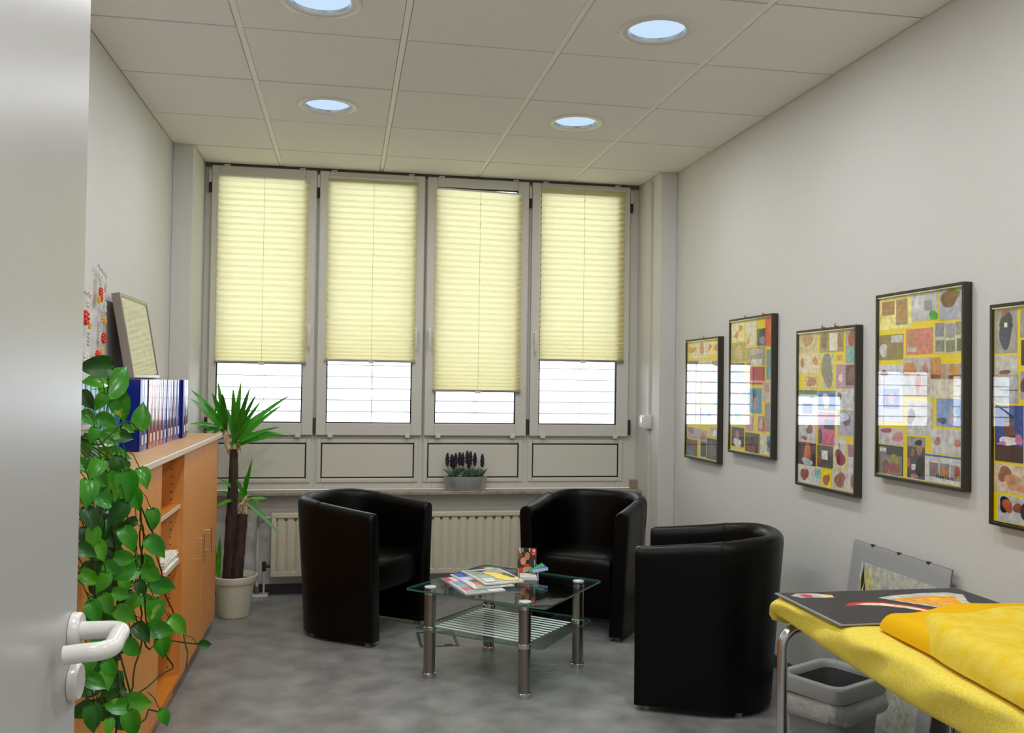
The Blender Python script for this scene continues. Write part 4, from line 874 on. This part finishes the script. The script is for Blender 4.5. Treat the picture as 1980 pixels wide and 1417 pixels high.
YUCCA=[[(-0.209,1.27,0.962,-0.175,1.27,1.322),(-0.209,1.27,0.962,-0.202,1.13,1.286),(-0.209,1.27,0.962,-0.133,1.37,1.292),(-0.209,1.27,0.962,-0.068,1.07,1.254),(-0.209,1.27,0.962,0.107,1.32,1.25),(-0.209,1.27,0.962,0.069,1.19,1.194),(-0.209,1.27,0.962,0.111,1.27,1.011),(-0.209,1.27,0.962,0.055,1.13,1.066),(-0.209,1.27,0.962,-0.081,1.37,1.078),(-0.209,1.27,0.962,-0.119,1.07,1.259),(-0.209,1.27,0.962,-0.019,1.32,1.166),(-0.209,1.27,0.962,0.023,1.19,1.006),(-0.209,1.27,0.962,-0.06,1.27,1.212),(-0.209,1.27,0.962,-0.146,1.13,1.17),(-0.209,1.27,0.962,-0.26,1.37,1.162)],[(-0.263,1.27,1.051,-0.305,1.27,1.323),(-0.263,1.27,1.051,-0.362,1.13,1.206),(-0.263,1.27,1.051,-0.427,1.37,1.045),(-0.263,1.27,1.051,-0.423,1.07,1.083),(-0.263,1.27,1.051,-0.458,1.32,1.27),(-0.263,1.27,1.051,-0.362,1.19,1.034),(-0.263,1.27,1.051,-0.455,1.27,1.223),(-0.263,1.27,1.051,-0.316,1.13,1.256),(-0.263,1.27,1.051,-0.373,1.37,0.979),(-0.263,1.27,1.051,-0.252,1.07,1.257)],[(-0.156,1.27,0.621,-0.103,1.27,0.878),(-0.156,1.27,0.621,-0.273,1.13,0.776),(-0.156,1.27,0.621,-0.314,1.37,0.676),(-0.156,1.27,0.621,-0.279,1.07,0.622),(-0.156,1.27,0.621,-0.015,1.32,0.637),(-0.156,1.27,0.621,0.065,1.19,0.445),(-0.156,1.27,0.621,-0.139,1.27,0.782),(-0.156,1.27,0.621,-0.178,1.13,0.776),(-0.156,1.27,0.621,-0.117,1.37,0.65),(-0.156,1.27,0.621,-0.031,1.07,0.637)]]
# ------------------------------------------------------------------ framed photo collages on the right wall
FD={'f1':('framed photo collage farthest from the door, narrow, nearest the window','dark steel'),'f2':('framed photo collage with red and orange cards, second from the window',''),'f3':('lower hanging framed collage of baby photos, third from the window, two brass hooks',''),'f4':('large framed collage with a green round sticker, fourth from the window',''),'f5':('framed photo collage cut by the right edge, with a blue portrait photo','')}
sh_=lambda u: round(.47+u*.5,3)
for nm,yf,yn,zt,zb,cards in COLLAGE:
    if nm=='f5':   # the rest of this board lies outside the photograph: more cards of the same sort
        u_lo=max(c[0][2] for c in cards); cards=list(cards)
        for (a,b,c_,d),col,bl in COLLAGE[2][5]: cards.append(((max(sh_(a),u_lo+.02),b,sh_(c_),d),col,[(q[0],sh_(q[1]),q[2],sh_(q[3]),q[4],q[5]) for q in bl])) if sh_(c_)>u_lo+.06 else None
    t=thing('picture_frame',FD[nm][0],'picture',(XR,(yf+yn)/2,zb),0,'framed photo collages on the right wall')
    W,Hh=yf-yn,zt-zb; xb,xf=XR-.0006,2.434; fw=.011
    FM=ALUD
    m_=MB()
    for a in ((yn,yn+fw,zb,zt),(yf-fw,yf,zb,zt),(yn+fw,yf-fw,zb,zb+fw),(yn+fw,yf-fw,zt-fw,zt)): m_.rbox(xf,xb,a[0],a[1],a[2],a[3],.0015,1)
    m_.build('frame',FM,t)
    for a in ((yn+fw,yf-fw,zb+fw,zb+fw+.004),(yn+fw,yf-fw,zt-fw-.004,zt-fw)): MB().box(xf+.001,xf+.006,*a).build('inner_lip',CHROME,t)
    bd=MB().box(xf+.010,xf+.014,yn+fw,yf-fw,zb+fw,zt-fw).build('yellow_board',YELB,t)
    for i,((u0,v0,u1,v1),col,bl) in enumerate(cards):
        m_=MB(); lift=xf+.0098-.00035*(1+i%4); k=0
        def cl(a,lo,hi): return min(hi,max(lo,a))
        def quad(u0,v0,u1,v1,c,x):
            m_.add([(x,yf-u0*W,zt-v1*Hh),(x,yf-u1*W,zt-v1*Hh),(x,yf-u1*W,zt-v0*Hh),(x,yf-u0*W,zt-v0*Hh)],[(0,1,2,3)],c)
        m_.box(lift,xf+.0099,yf-u1*W,yf-u0*W,zt-v1*Hh,zt-v0*Hh,col)
        for b in bl:
            k+=1; x=lift-.00008*k
            a0,b0,a1,b1=cl(b[1],u0,u1),cl(b[2],v0,v1),cl(b[3],u0,u1),cl(b[4],v0,v1)
            if a1-a0<.004 or b1-b0<.004: continue
            if b[0]=='r': quad(a0,b0,a1,b1,b[5],x)
            else:
                cu,cv,ru,rv=(b[1]+b[3])/2,(b[2]+b[4])/2,(b[3]-b[1])/2,(b[4]-b[2])/2; n=20
                vs=[]
                for q in range(n):
                    aa=2*PI*q/n; g_=1+.16*math.sin(2*aa+i+k*1.7)+.10*math.sin(3*aa+k*2.1+i*.7); vs.append((x,yf-cl(cu+ru*g_*math.cos(aa),u0,u1)*W,zt-cl(cv+rv*g_*math.sin(aa),v0,v1)*Hh))
                m_.add(vs,[tuple(range(n))],b[5])
        ob=m_.build('photo',PRINT,bd)
        if nm=='f4' and i==len(cards)-1:
            Mx=Matrix(((0,0,-1,0),(-1,0,0,0),(0,1,0,0),(0,0,0,1))); Mx.translation=Vector((lift-.0006,yf-.80*W,zt-.945*Hh))-Vector(t['_o'])
            text('New Faces',.021,Mx,mat('ink_grey','25292e',.6),bd,'lettering')
    MB().box(xf+.0035,xf+.0055,yn+fw-.001,yf-fw+.001,zb+fw-.001,zt-fw+.001).build('pane',PICG,t)
    for hy in {'f1':(.766,),'f2':(.205,-.003),'f3':(-.577,-.683),'f4':(),'f5':()}[nm]:
        MB().tube([(XR-.001,hy,zt+.004),(XR-.014,hy,zt+.004),(XR-.018,hy,zt+.010),(XR-.014,hy,zt+.016)],.0032,8).build('brass_hook',BRASS,t,True)
# ------------------------------------------------------------------ yucca
t=thing('yucca_palm','tall yucca with two bare trunks in a cream plastic pot beside the cabinet','plant',(-.17,1.17,0))
px,py=-.175,1.155
MB().lathe([(0,.002),(.083,.002),(.086,.006),(.108,.185),(.110,.190),(.121,.192),(.124,.196),(.126,.226),(.1265,.230),(.121,.232),(.118,.226),(.112,.19),(.10,.188)],px,py,0,n=48).build('pot',POTM,t,True)
MB().lathe([(0,.200),(.05,.203),(.09,.199),(.1165,.196)],px,py,0,n=32).build('soil',SOIL,t,True)
def trunk(pts,r,name='trunk'):
    m_=MB(); m_.tube(pts,r,14); m_.v=[(x+random.uniform(-.003,.003),y+random.uniform(-.003,.003),z) for x,y,z in m_.v]; m_.build(name,BARK,t,True)
def interp(P,n):
    o=[]
    for i in range(len(P)-1):
        for k in range(n): o.append(tuple(P[i][q]+(P[i+1][q]-P[i][q])*k/n for q in range(3)))
    return o+[P[-1]]
T1=interp([(-.205,1.15,.195),(-.205,1.17,.40),(-.203,1.20,.62),(-.203,1.24,.80),(-.207,1.26,.93)],5)
trunk(T1,[.036-.013*i/(len(T1)-1)+random.uniform(-.001,.001) for i in range(len(T1))])
T2=interp([(-.165,1.14,.195),(-.158,1.15,.33),(-.150,1.19,.46),(-.146,1.22,.56)],5)
trunk(T2,[.036-.008*i/(len(T2)-1) for i in range(len(T2))])
T3=interp([(-.215,1.26,.90),(-.245,1.265,.96),(-.262,1.27,1.05)],4); 
MB().tube(T3,.017,10).build('side_shoot',HUSK,t,True)
MB().tube(interp([(-.203,1.26,.91),(-.19,1.27,.985)],4),.02,10).build('crown_base',HUSK,t,True)
MB().tube(interp([(-.132,1.24,.52),(-.145,1.26,.60),(-.15,1.27,.66)],4),.022,10).build('crown_base',HUSK,t,True)
m_=MB()
for k in range(16):
    q=random.choice([(-.205,1.25,.93),(-.14,1.245,.57)]); a=random.uniform(0,2*PI); z=q[2]+random.uniform(-.05,.05)
    p0=(q[0]+.018*math.cos(a),q[1]+.018*math.sin(a),z); p1=(q[0]+.045*math.cos(a),q[1]+.04*math.sin(a),z-random.uniform(0,.04))
    m_.tube([p0,((p0[0]+p1[0])/2,(p0[1]+p1[1])/2,z+.008),p1],[.006,.005,.001],5)
m_.build('dry_husks',HUSK,t,True)
def strap(name,p0,p1,w,mtl,par,sag=.12):
    a=Vector(p0);b=Vector(p1); L=(b-a).length; d=(b-a).normalized(); side=d.cross(Vector((0,-.78,.62)))
    side=side.normalized() if side.length>.15 else Vector((math.cos(w*900),math.sin(w*900),0))
    if abs(d.z)>.8: side=Vector((.95,-.3,0)).normalized()
    nrm=side.cross(d); n=9; vs=[];fs=[]
    horiz=math.sqrt(max(0,1-d.z*d.z))
    for i in range(n+1):
        u=i/n; c=a+(b-a)*u+Vector((0,0,1))*(sag*L*horiz*4*u*(1-u)*.5)
        ww=w*(.45+.55*min(1,u*3))*(1-u**3.2)+.0008
        for s_,h in ((-1,.25),(0,0),(1,.25)): vs.append(tuple(c+side*(ww*s_)+nrm*(ww*h*abs(s_))))
    for i in range(n):
        for s_ in (0,1): fs.append((3*i+s_,3*i+s_+1,3*i+s_+4,3*i+s_+3))
    return MB().add(vs,fs).build(name,mtl,par,'all')
for gi,gr in enumerate(YUCCA):
    for i,q in enumerate(gr):
        p0=Vector(q[:3]); p1=Vector(q[3:]); 
        if gi==2: p0=Vector((-.148,1.265,.64))+Vector((random.uniform(-.01,.01),0,random.uniform(-.02,.02)))
        else: p0=p0+Vector((random.uniform(-.012,.012),-.01,random.uniform(-.02,.03)))
        strap('leaf',p0,p1,random.uniform(.015,.021) if gi<2 else .013,YUC if i%3 else LEAFM,t)
for q in ((-.30,1.20,.40),(-.29,1.17,.33),(-.262,1.16,.45)):
    strap('leaf',(-.262,1.16,.21),q,.013,YUC,t,.1)
# ------------------------------------------------------------------ trailing pothos
t=thing('trailing_pothos','large trailing pothos with heart shaped leaves hanging over the cabinet front','plant',(-.40,-1.17,CZT))
ppx,ppy=-.445,-1.20
MB().lathe([(0,.0005),(.062,.0005),(.066,.004),(.084,.125),(.089,.128),(.089,.142),(.084,.142),(.078,.12),(.07,.118)],ppx,ppy,CZT,n=36).build('pot',mat('white_pot','d9d9d6',.4),t,True)
MB().lathe([(0,.122),(.08,.118)],ppx,ppy,CZT,n=24).build('soil',SOIL,t,True)
for V in VINES:
    pts=[(ppx+.03,ppy,CZT+.13)]+[tuple(p) for p in V]
    # catmull-rom smoothing
    o=[]
    for i in range(len(pts)-1):
        P0,P1,P2,P3=[Vector(pts[min(max(j,0),len(pts)-1)]) for j in (i-1,i,i+1,i+2)]
        for k in range(5):
            u=k/5; o.append(tuple(.5*((2*P1)+(-P0+P2)*u+(2*P0-5*P1+4*P2-P3)*u*u+(-P0+3*P1-3*P2+P3)*u**3)))
    o.append(pts[-1])
    MB().tube([(x+.004*math.sin(i*1.7),y+.004*math.cos(i*1.3),z) for i,(x,y,z) in enumerate(o)],.0026,6).build('vine',VINE,t,'all')
cr=R1; cu_=U1; cf=F_
for i,(x,y,z,l,a) in enumerate(POTHOS):
    # leaf hangs roughly in the plane seen from the room; tip direction a (0 right, 90 down) in the wall-parallel plane
    base_n=Vector((.45+random.uniform(-.3,.3),-1,random.uniform(-.1,.55))).normalized()
    q=math.radians(a+random.uniform(-8,8)); tip=(Vector((1,.2,0))*math.cos(q)+Vector((0,0,-1))*math.sin(q)); tip=(tip-base_n*tip.dot(base_n)).normalized()
    side=tip.cross(base_n).normalized(); W=l*.345
    prof=[(-.40,.0),(-.48,.45),(-.36,.86),(-.14,1.0),(.10,.90),(.30,.60),(.46,.24),(.60,0)]
    vs=[];fs=[]; bend=random.uniform(.1,.55)
    c0=Vector((x,y,z))
    for (u,wd) in prof:
        mid=u if abs(u+.5)>.01 else u
        for s_ in (-1,-.5,0,.5,1):
            uu=u if s_!=0 else (u if u!=-.50 else -.42)
            p=c0+tip*(uu*l)+side*(wd*W*s_)-base_n*(bend*l*(uu+.1)**2)+base_n*(.14*l*abs(s_)*wd)
            vs.append(tuple(p))
    for k in range(len(prof)-1):
        for s_ in range(4): fs.append((5*k+s_,5*k+s_+1,5*k+s_+6,5*k+s_+5))
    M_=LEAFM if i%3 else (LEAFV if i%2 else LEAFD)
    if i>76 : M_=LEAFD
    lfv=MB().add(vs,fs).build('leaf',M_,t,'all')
    st=c0-tip*(l*.42); e_=st+Vector((-.03,.02,.03))-tip*.02
    MB().tube([tuple(st),tuple((st+e_)/2+Vector((0,0,.01))),tuple(e_)],.0013,5).build('petiole',VINE,lfv,'all')
# ------------------------------------------------------------------ lavender trough on the sill
LX,LY,LZ=1.192,YW-.060,.6455
t=thing('lavender_trough','oval zinc trough of dark lavender standing on the window sill','planter',(LX,LY,LZ))
MB().lathe([(0,.001),(.128,.001),(.132,.003),(.142,.086),(.1425,.088),(.139,.088),(.132,.07)],LX,LY,LZ,n=48,sy=.36).build('trough',ZINC,t,True)
MB().lathe([(0,.076),(.134,.072)],LX,LY,LZ,n=32,sy=.36).build('soil',SOIL,t,True)
for k in range(85):
    a=random.uniform(0,2*PI); r_=random.uniform(.2,.95); bx,by=LX+.125*r_*math.cos(a),LY+.034*r_*math.sin(a)
    dx=(bx-LX)*.35+random.uniform(-.035,.035); dy=random.uniform(-.035,.01)
    strap('leaf',(bx,by,LZ+.075),(bx+dx,by+dy,LZ+random.uniform(.095,.145)),.007,LAVL,t,.5)
for k,(dx,h_) in enumerate(((-.118,.205),(-.088,.195),(-.066,.205),(-.04,.21),(-.018,.205),(.008,.22),(.03,.215),(.062,.205),(.108,.198),(-.075,.185),(.02,.19))):
    y_=LY+random.uniform(-.02,.02); x_=LX+dx; zt_=LZ+h_+.028
    st=MB().tube([(x_*.9+LX*.1,y_,LZ+.07),(x_,y_,zt_-.07)],.0015,5).build('stem',LAVL,t,True)
    m_=MB()
    for q in range(22):
        u=q/21; a=q*2.4; rr=.012*math.sin(PI*(.15+.8*u)); m_.ball((x_+rr*math.cos(a)*.7,y_+rr*math.sin(a)*.7,zt_-.075*(1-u)),.0072,6,4)
    m_.build('bloom',LAV,st,'all')
# ------------------------------------------------------------------ changing table with towels
TX0,TX1,TY1,TY0=1.725,2.36,-1.615,-3.10; TZ=.62
t=thing('changing_table','chrome legged table under the yellow towel at the lower right','table',((TX0+TX1)/2,(TY0+TY1)/2,0))
MB().rbox(TX0+.09,TX1-.03,TY0+.02,TY1-.09,TZ+.03,TZ+.05,.004,1).build('table_top',mat('table_grey','a5a39d',.5),t)
for y in (TY1-.035,TY0+.10):
    m_=MB(); xl,xr=TX0+.010,TX1-.05; zt_=TZ-.012
    pts=[(xl,y,.012),(xl,y,zt_-.06)]
    for a in range(15,91,15):
        q=math.radians(a); pts.append((xl+.06*(1-math.cos(q)),y,zt_-.06+.06*math.sin(q)))
    for a in range(0,91,15):
        q=math.radians(a); pts.append((xr-.06*(1-math.sin(q)),y,zt_-.06+.06*math.cos(q)))
    pts.append((xr,y,.012)); MB().tube(pts,.0155,16).build('leg_frame',CHROME,t,True)
    for x in (xl,xr): MB().lathe([(0,0),(.018,0),(.018,.016),(.0,.018)],x,y,0,n=16).build('foot',RUBB,t,True)
# terry cover: slab with wrinkles and a sagging hem
def hem(y): return .640-.022*math.sin((TY1-y)*2.1)-.02*min(1,(TY1-y)*1.5)
t=thing('yellow_towel','pale yellow terry towel draped over the table with sagging hem','towel',((TX0+TX1)/2,(TY0+TY1)/2,TZ))
vs=[];fs=[]; NY=70; prof=[]
ZT=.700
def sect(y,k):
    """cross section from left hem, over the top, to the right hem"""
    zh=hem(y); f_=math.sin
    w1=.010*f_(y*17)+.005*f_(y*41+1); w2=.012*f_(y*17+1.3)+.006*f_(y*41+2.2); w3=.009*f_(y*17+2.4)
    o=[(TX0+.015,zh),(TX0+.004+w1*.2,zh-.002),(TX0-.004+w1*.8,zh+(ZT-zh)*.30),(TX0-.003+w2*.8,zh+(ZT-zh)*.62),(TX0-.004+w3,ZT-.014),(TX0+.010+w3*.3,ZT-.003),(TX0+.03,ZT)]
    for q in range(1,12): x=TX0+.03+(TX1-TX0-.06)*q/12; o.append((x,ZT+.0018*f_(x*40+y*13)+.0012*f_(y*50)-.001))
    o+=[(TX1-.03,ZT),(TX1-.008,ZT-.005),(TX1,ZT-.02),(TX1+.002,ZT-.06),(TX1-.012,ZT-.07)]
    return o
ys_=[TY1+.006,TY1+.010,TY1+.004,TY1-.010]+[TY1-.02-(TY1-.02-TY0)*k/NY for k in range(NY+1)]
for k,y in enumerate(ys_):
    s_=sect(min(y,TY1),k)
    if k<4:   # rounded far end, tucked
        sc_=(.55,.2,.05,.0)[k]; zz=(.60,.64,.675,.692)[k]
        s_=[(x+(.5*(TX0+TX1)-x)*.02*sc_,min(z,zz) if z>zz else z) for x,z in s_]
    vs+=[(x,y,z) for x,z in s_]
m0=len(sect(0,0))
for k in range(len(ys_)-1):
    for q in range(m0-1): fs.append((k*m0+q,k*m0+q+1,(k+1)*m0+q+1,(k+1)*m0+q))
fs.append(tuple(range(m0-1,-1,-1)))
o=MB().add(vs,fs).build('cloth',TOWEL,t,'all'); sm_=o.modifiers.new('sub','SUBSURF'); sm_.levels=1; sm_.render_levels=1
# black printed board lying on the towel
t=thing('black_board','black printed board with grey edge lying on the yellow towel','board',(2.03,-1.80,ZT))
bx0,bx1,by1,by0=1.722,2.338,-1.622,-1.995
MB().box(bx0,bx1,by0,by1,ZT+.003,ZT+.0065).build('backing',mat('board_grey','8f8f97',.5),t)
m_=MB().box(bx0+.010,bx1-.004,by0+.006,by1-.004,ZT+.0066,ZT+.0070,'2a2b2d')
def pp(pts,c,l): m_.add([(bx0+(bx1-bx0)*u,by1+(by0-by1)*v,ZT+.0071+.0002*l) for u,v in pts],[tuple(range(len(pts)-1,-1,-1))],c)
pp([(.05,.12),(.10,.05),(.20,.07),(.25,.13),(.22,.22),(.14,.20),(.08,.20)],'a8a8a4',1)
pp([(.215,.10),(.26,.14),(.245,.22),(.19,.20)],'d8b888',2); pp([(.10,.10),(.135,.08),(.155,.13),(.14,.2),(.11,.19)],'c8342c',3)
top=[(.20,.50),(.26,.40),(.34,.38),(.42,.40),(.50,.50),(.60,.72),(.68,.98)]; bot=[(.62,.98),(.54,.76),(.45,.58),(.38,.49),(.30,.46),(.24,.50)]
pp(top+bot,'b02018',1); pp([(.27,.45),(.34,.42),(.42,.45),(.50,.56),(.58,.76),(.55,.76),(.46,.60),(.38,.51),(.30,.48)],'e0c8a8',2)
pp([(0.460,0.269),(0.550,0.212),(0.750,0.155),(0.880,0.164),(0.930,0.250),(0.860,0.459),(0.800,0.763),(0.740,0.820),(0.680,0.744),(0.600,0.554),(0.520,0.402)],'b8b8b0',1)
pp([(0.500,0.326),(0.600,0.288),(0.760,0.269),(0.860,0.288),(0.820,0.459),(0.770,0.706),(0.730,0.763),(0.680,0.649),(0.600,0.497)],'e09818',2)
pp([(0.600,0.345),(0.740,0.326),(0.800,0.383),(0.760,0.535),(0.700,0.592),(0.640,0.459)],'eaa82c',3)
m_.build('print',PRINT,t)
# folded quilt
def quilt(name,label,mtl,x0,x1,y0,y1,z0,h,seed,lx=0,bumps=.006,slant=0,parent=None):
    random.seed(seed); t=parent or thing(name,label,'blanket',((x0+x1)/2,(y0+y1)/2,z0)); nx,ny=36,46; vs=[];fs=[]
    ph=[random.uniform(0,6) for _ in range(6)]
    def zz(x,y,u,v):
        e=lambda a,r: (1-max(0,1-a/r)**2.4)**.5 if a<r else 1
        ex=e(min(u,1-u)*(x1-x0),h*.75)*e(min(v,1-v)*(y1-y0),h*.75)
        return z0+.001+h*ex*(1+.10*math.sin(x*13+ph[0]+y*5)+.09*math.sin(y*9+ph[1]-x*7)+.05*math.sin(x*27+ph[2]+y*16))
    for j in range(ny+1):
        v=j/ny; v=.5-.5*math.cos(PI*v)
        for i in range(nx+1):
            u=i/nx; u=.5-.5*math.cos(PI*u)
            y=y1+(y0-y1)*v; x=x0+(x1-x0)*u+lx*v**.45*(1-u)+.010*math.sin(v*9+ph[3])*(1-u)
            y+=.012*math.sin(u*6+ph[4])*(1-v)+slant*(1-v)*u
            vs.append((x,y,zz(x,y,u,v)))
    n=(nx+1)*(ny+1); 
    vs+=[(x,y,z0+.0005) for x,y,z in vs]
    for j in range(ny):
        for i in range(nx):
            a=j*(nx+1)+i; fs.append((a,a+nx+1,a+nx+2,a+1)); fs.append((n+a,n+a+1,n+a+nx+2,n+a+nx+1))
    for i in range(nx): fs.append((i,i+1,n+i+1,n+i)); a=ny*(nx+1)+i; fs.append((a+1,a,n+a,n+a+1))
    for j in range(ny): a=j*(nx+1); b=a+nx+1; fs.append((b,a,n+a,n+b)); a+=nx;b+=nx; fs.append((a,b,n+b,n+a))
    return MB().add(vs,fs).build('padding' if parent is None else name,mtl,t,'all'),t
q1,qt=quilt('folded_quilt','thick golden yellow folded blanket with lighter terry fold lying on the towel','' and None or TOWELO,1.825,2.355,-3.02,-2.02,ZT+.0075,.051,5,-.085)
quilt('terry_fold','',TOWELY,1.900,2.350,-3.0,-2.115,ZT+.010,.066,11,-.215,parent=qt)
# ------------------------------------------------------------------ frameless glass picture leaning on the wall
t=thing('leaning_glass_picture','frameless glass picture with grey mat leaning on the wall behind the table','picture',(2.40,-1.2,0))
gh=.735; th_=math.atan2(.11,.72); gw=.60
T=Matrix.Translation((2.325,-.868,.004))@Matrix.Rotation(th_,4,'Y')
def G(m_): return m_.xform(T)
G(MB().box(.003,.007,-gw,0,0,gh)).build('back_board',mat('grey_back','6e6f6c',.8),t)
G(MB().box(.0015,.0029,-gw+.002,-.002,.002,gh-.002)).build('mat_board',mat('grey_mat','b4b6b8',.6),t)
m_=MB()
def P2(pts,c,x): m_.add([(x,-u*gw,gh-v*gh) for u,v in pts],[tuple(range(len(pts)))],c)
P2([(.12,.10),(.12,.85),(.88,.85),(.88,.10)],'b9bbae',.0013)
P2([(.13,.17),(.13,.5),(.22,.52),(.34,.30),(.24,.12)],'c9c484',.0012); P2([(.30,.28),(.34,.5),(.5,.52),(.46,.3)],'c2c07c',.0011)
for (u,v) in ((.155,.22),(.19,.30),(.40,.33),(.42,.36),(.52,.36),(.54,.4)):
    P2([(u,v-.11),(u-.012,v-.03),(u+.005,v+.04),(u+.03,v-.02)],'33383c',.0009)
P2([(.16,.33),(.15,.44),(.26,.48),(.24,.36)],'dfe0da',.0010); P2([(.72,.36),(.70,.42),(.82,.52),(.86,.46)],'7e8c90',.0010)
G(m_).build('print',PRINT,t)
G(MB().box(-.0022,0,-gw,0,0,gh)).build('pane',PICG,t)
m_=MB()
for u in (.22,.50,.79): m_.box(-.0032,.009,-gw*u-.006,-gw*u+.006,gh-.006,gh+.003)
m_.box(-.0032,.009,-.004,.003,gh*.5,gh*.52)
G(m_).build('clip',ALUD,t)
# ------------------------------------------------------------------ waste bin
bx,by=2.075,-1.345; t=thing('waste_bin','grey plastic waste bin with clear liner under the table end','bin',(bx,by,0),math.radians(26),None,world=False)
def ring(hx,hy,r,z): return [(x*1.12,y*1.12,z*1.03) for x,y in rrect(hx,hy,r,6)]
def loft(secs,cap0=False,cap1=False):
    m_=MB(); n=len(secs[0]); vs=[p for s_ in secs for p in s_]; fs=[]
    for i in range(len(secs)-1):
        for k in range(n): k2=(k+1)%n; fs.append((i*n+k,i*n+k2,(i+1)*n+k2,(i+1)*n+k))
    if cap0: fs.append(tuple(range(n-1,-1,-1)))
    if cap1: fs.append(tuple((len(secs)-1)*n+k for k in range(n)))
    return m_.add(vs,fs)
loft([ring(.085,.075,.03,.001),ring(.088,.078,.03,.006),ring(.122,.105,.04,.335),ring(.118,.101,.038,.335),ring(.085,.075,.03,.01)],True,True).build('body',BIN,t,True)
loft([ring(.124,.107,.042,.300),ring(.133,.116,.045,.303),ring(.135,.118,.046,.345),ring(.131,.114,.044,.352),ring(.112,.096,.036,.352),ring(.107,.091,.034,.345),ring(.106,.09,.034,.33)]).build('rim',BIN,t,True)
random.seed(4)
sec=[]
for z,o_ in ((.300,.126),(.285,.133),(.262,.138),(.245,.134),(.236,.129)):
    sec.append([(x*(1+.03*math.sin(i*1.9+z*60)),y*(1+.03*math.cos(i*2.3+z*50)),zz_+.006*math.sin(i*.9)) for i,(x,y,zz_) in enumerate(ring(o_,o_-.017,.045,z))])
loft(sec).build('liner',BAG,t,True)
loft([ring(.106,.09,.034,.328),ring(.098,.083,.032,.2),ring(.084,.073,.03,.05)],False,True).build('inner_liner',mat('liner_inside','4a4b4c',.4),t,True)
# bag with greenery beside the bin
t=thing('glass_vase','greenish glass vase standing beside the bin under the table','vase',(2.03,-1.80,0),0,None,world=False)
MB().lathe([(0,.003),(.045,.003),(.055,.02),(.062,.12),(.058,.24),(.052,.30),(.0545,.302),(.05,.30),(.054,.2),(.057,.1),(.04,.012)],n=28).build('body',mat('green_glass','4c5a48',.1,spec=.8),t,True)
t=thing('dark_bag','black carrier bag standing on the floor under the table behind the vase','bag',(2.13,-2.02,0),.3,None,world=False)
loft([ring(.10,.06,.02,.001),ring(.11,.065,.02,.1),ring(.105,.05,.02,.25),ring(.10,.02,.01,.33)],True,True).build('body',mat('black_bag','121212',.4,bump=(18,.8,(1,1,1),.01)),t,True)
MB().tube([(-.05,0,.325),(-.045,0,.38),(0,0,.41),(.045,0,.38),(.05,0,.325)],.004,8).build('handle',mat('black_bag','121212',.4),t,True)
# strip helper properties
for o in bpy.data.objects:
    if '_o' in o: del o['_o']
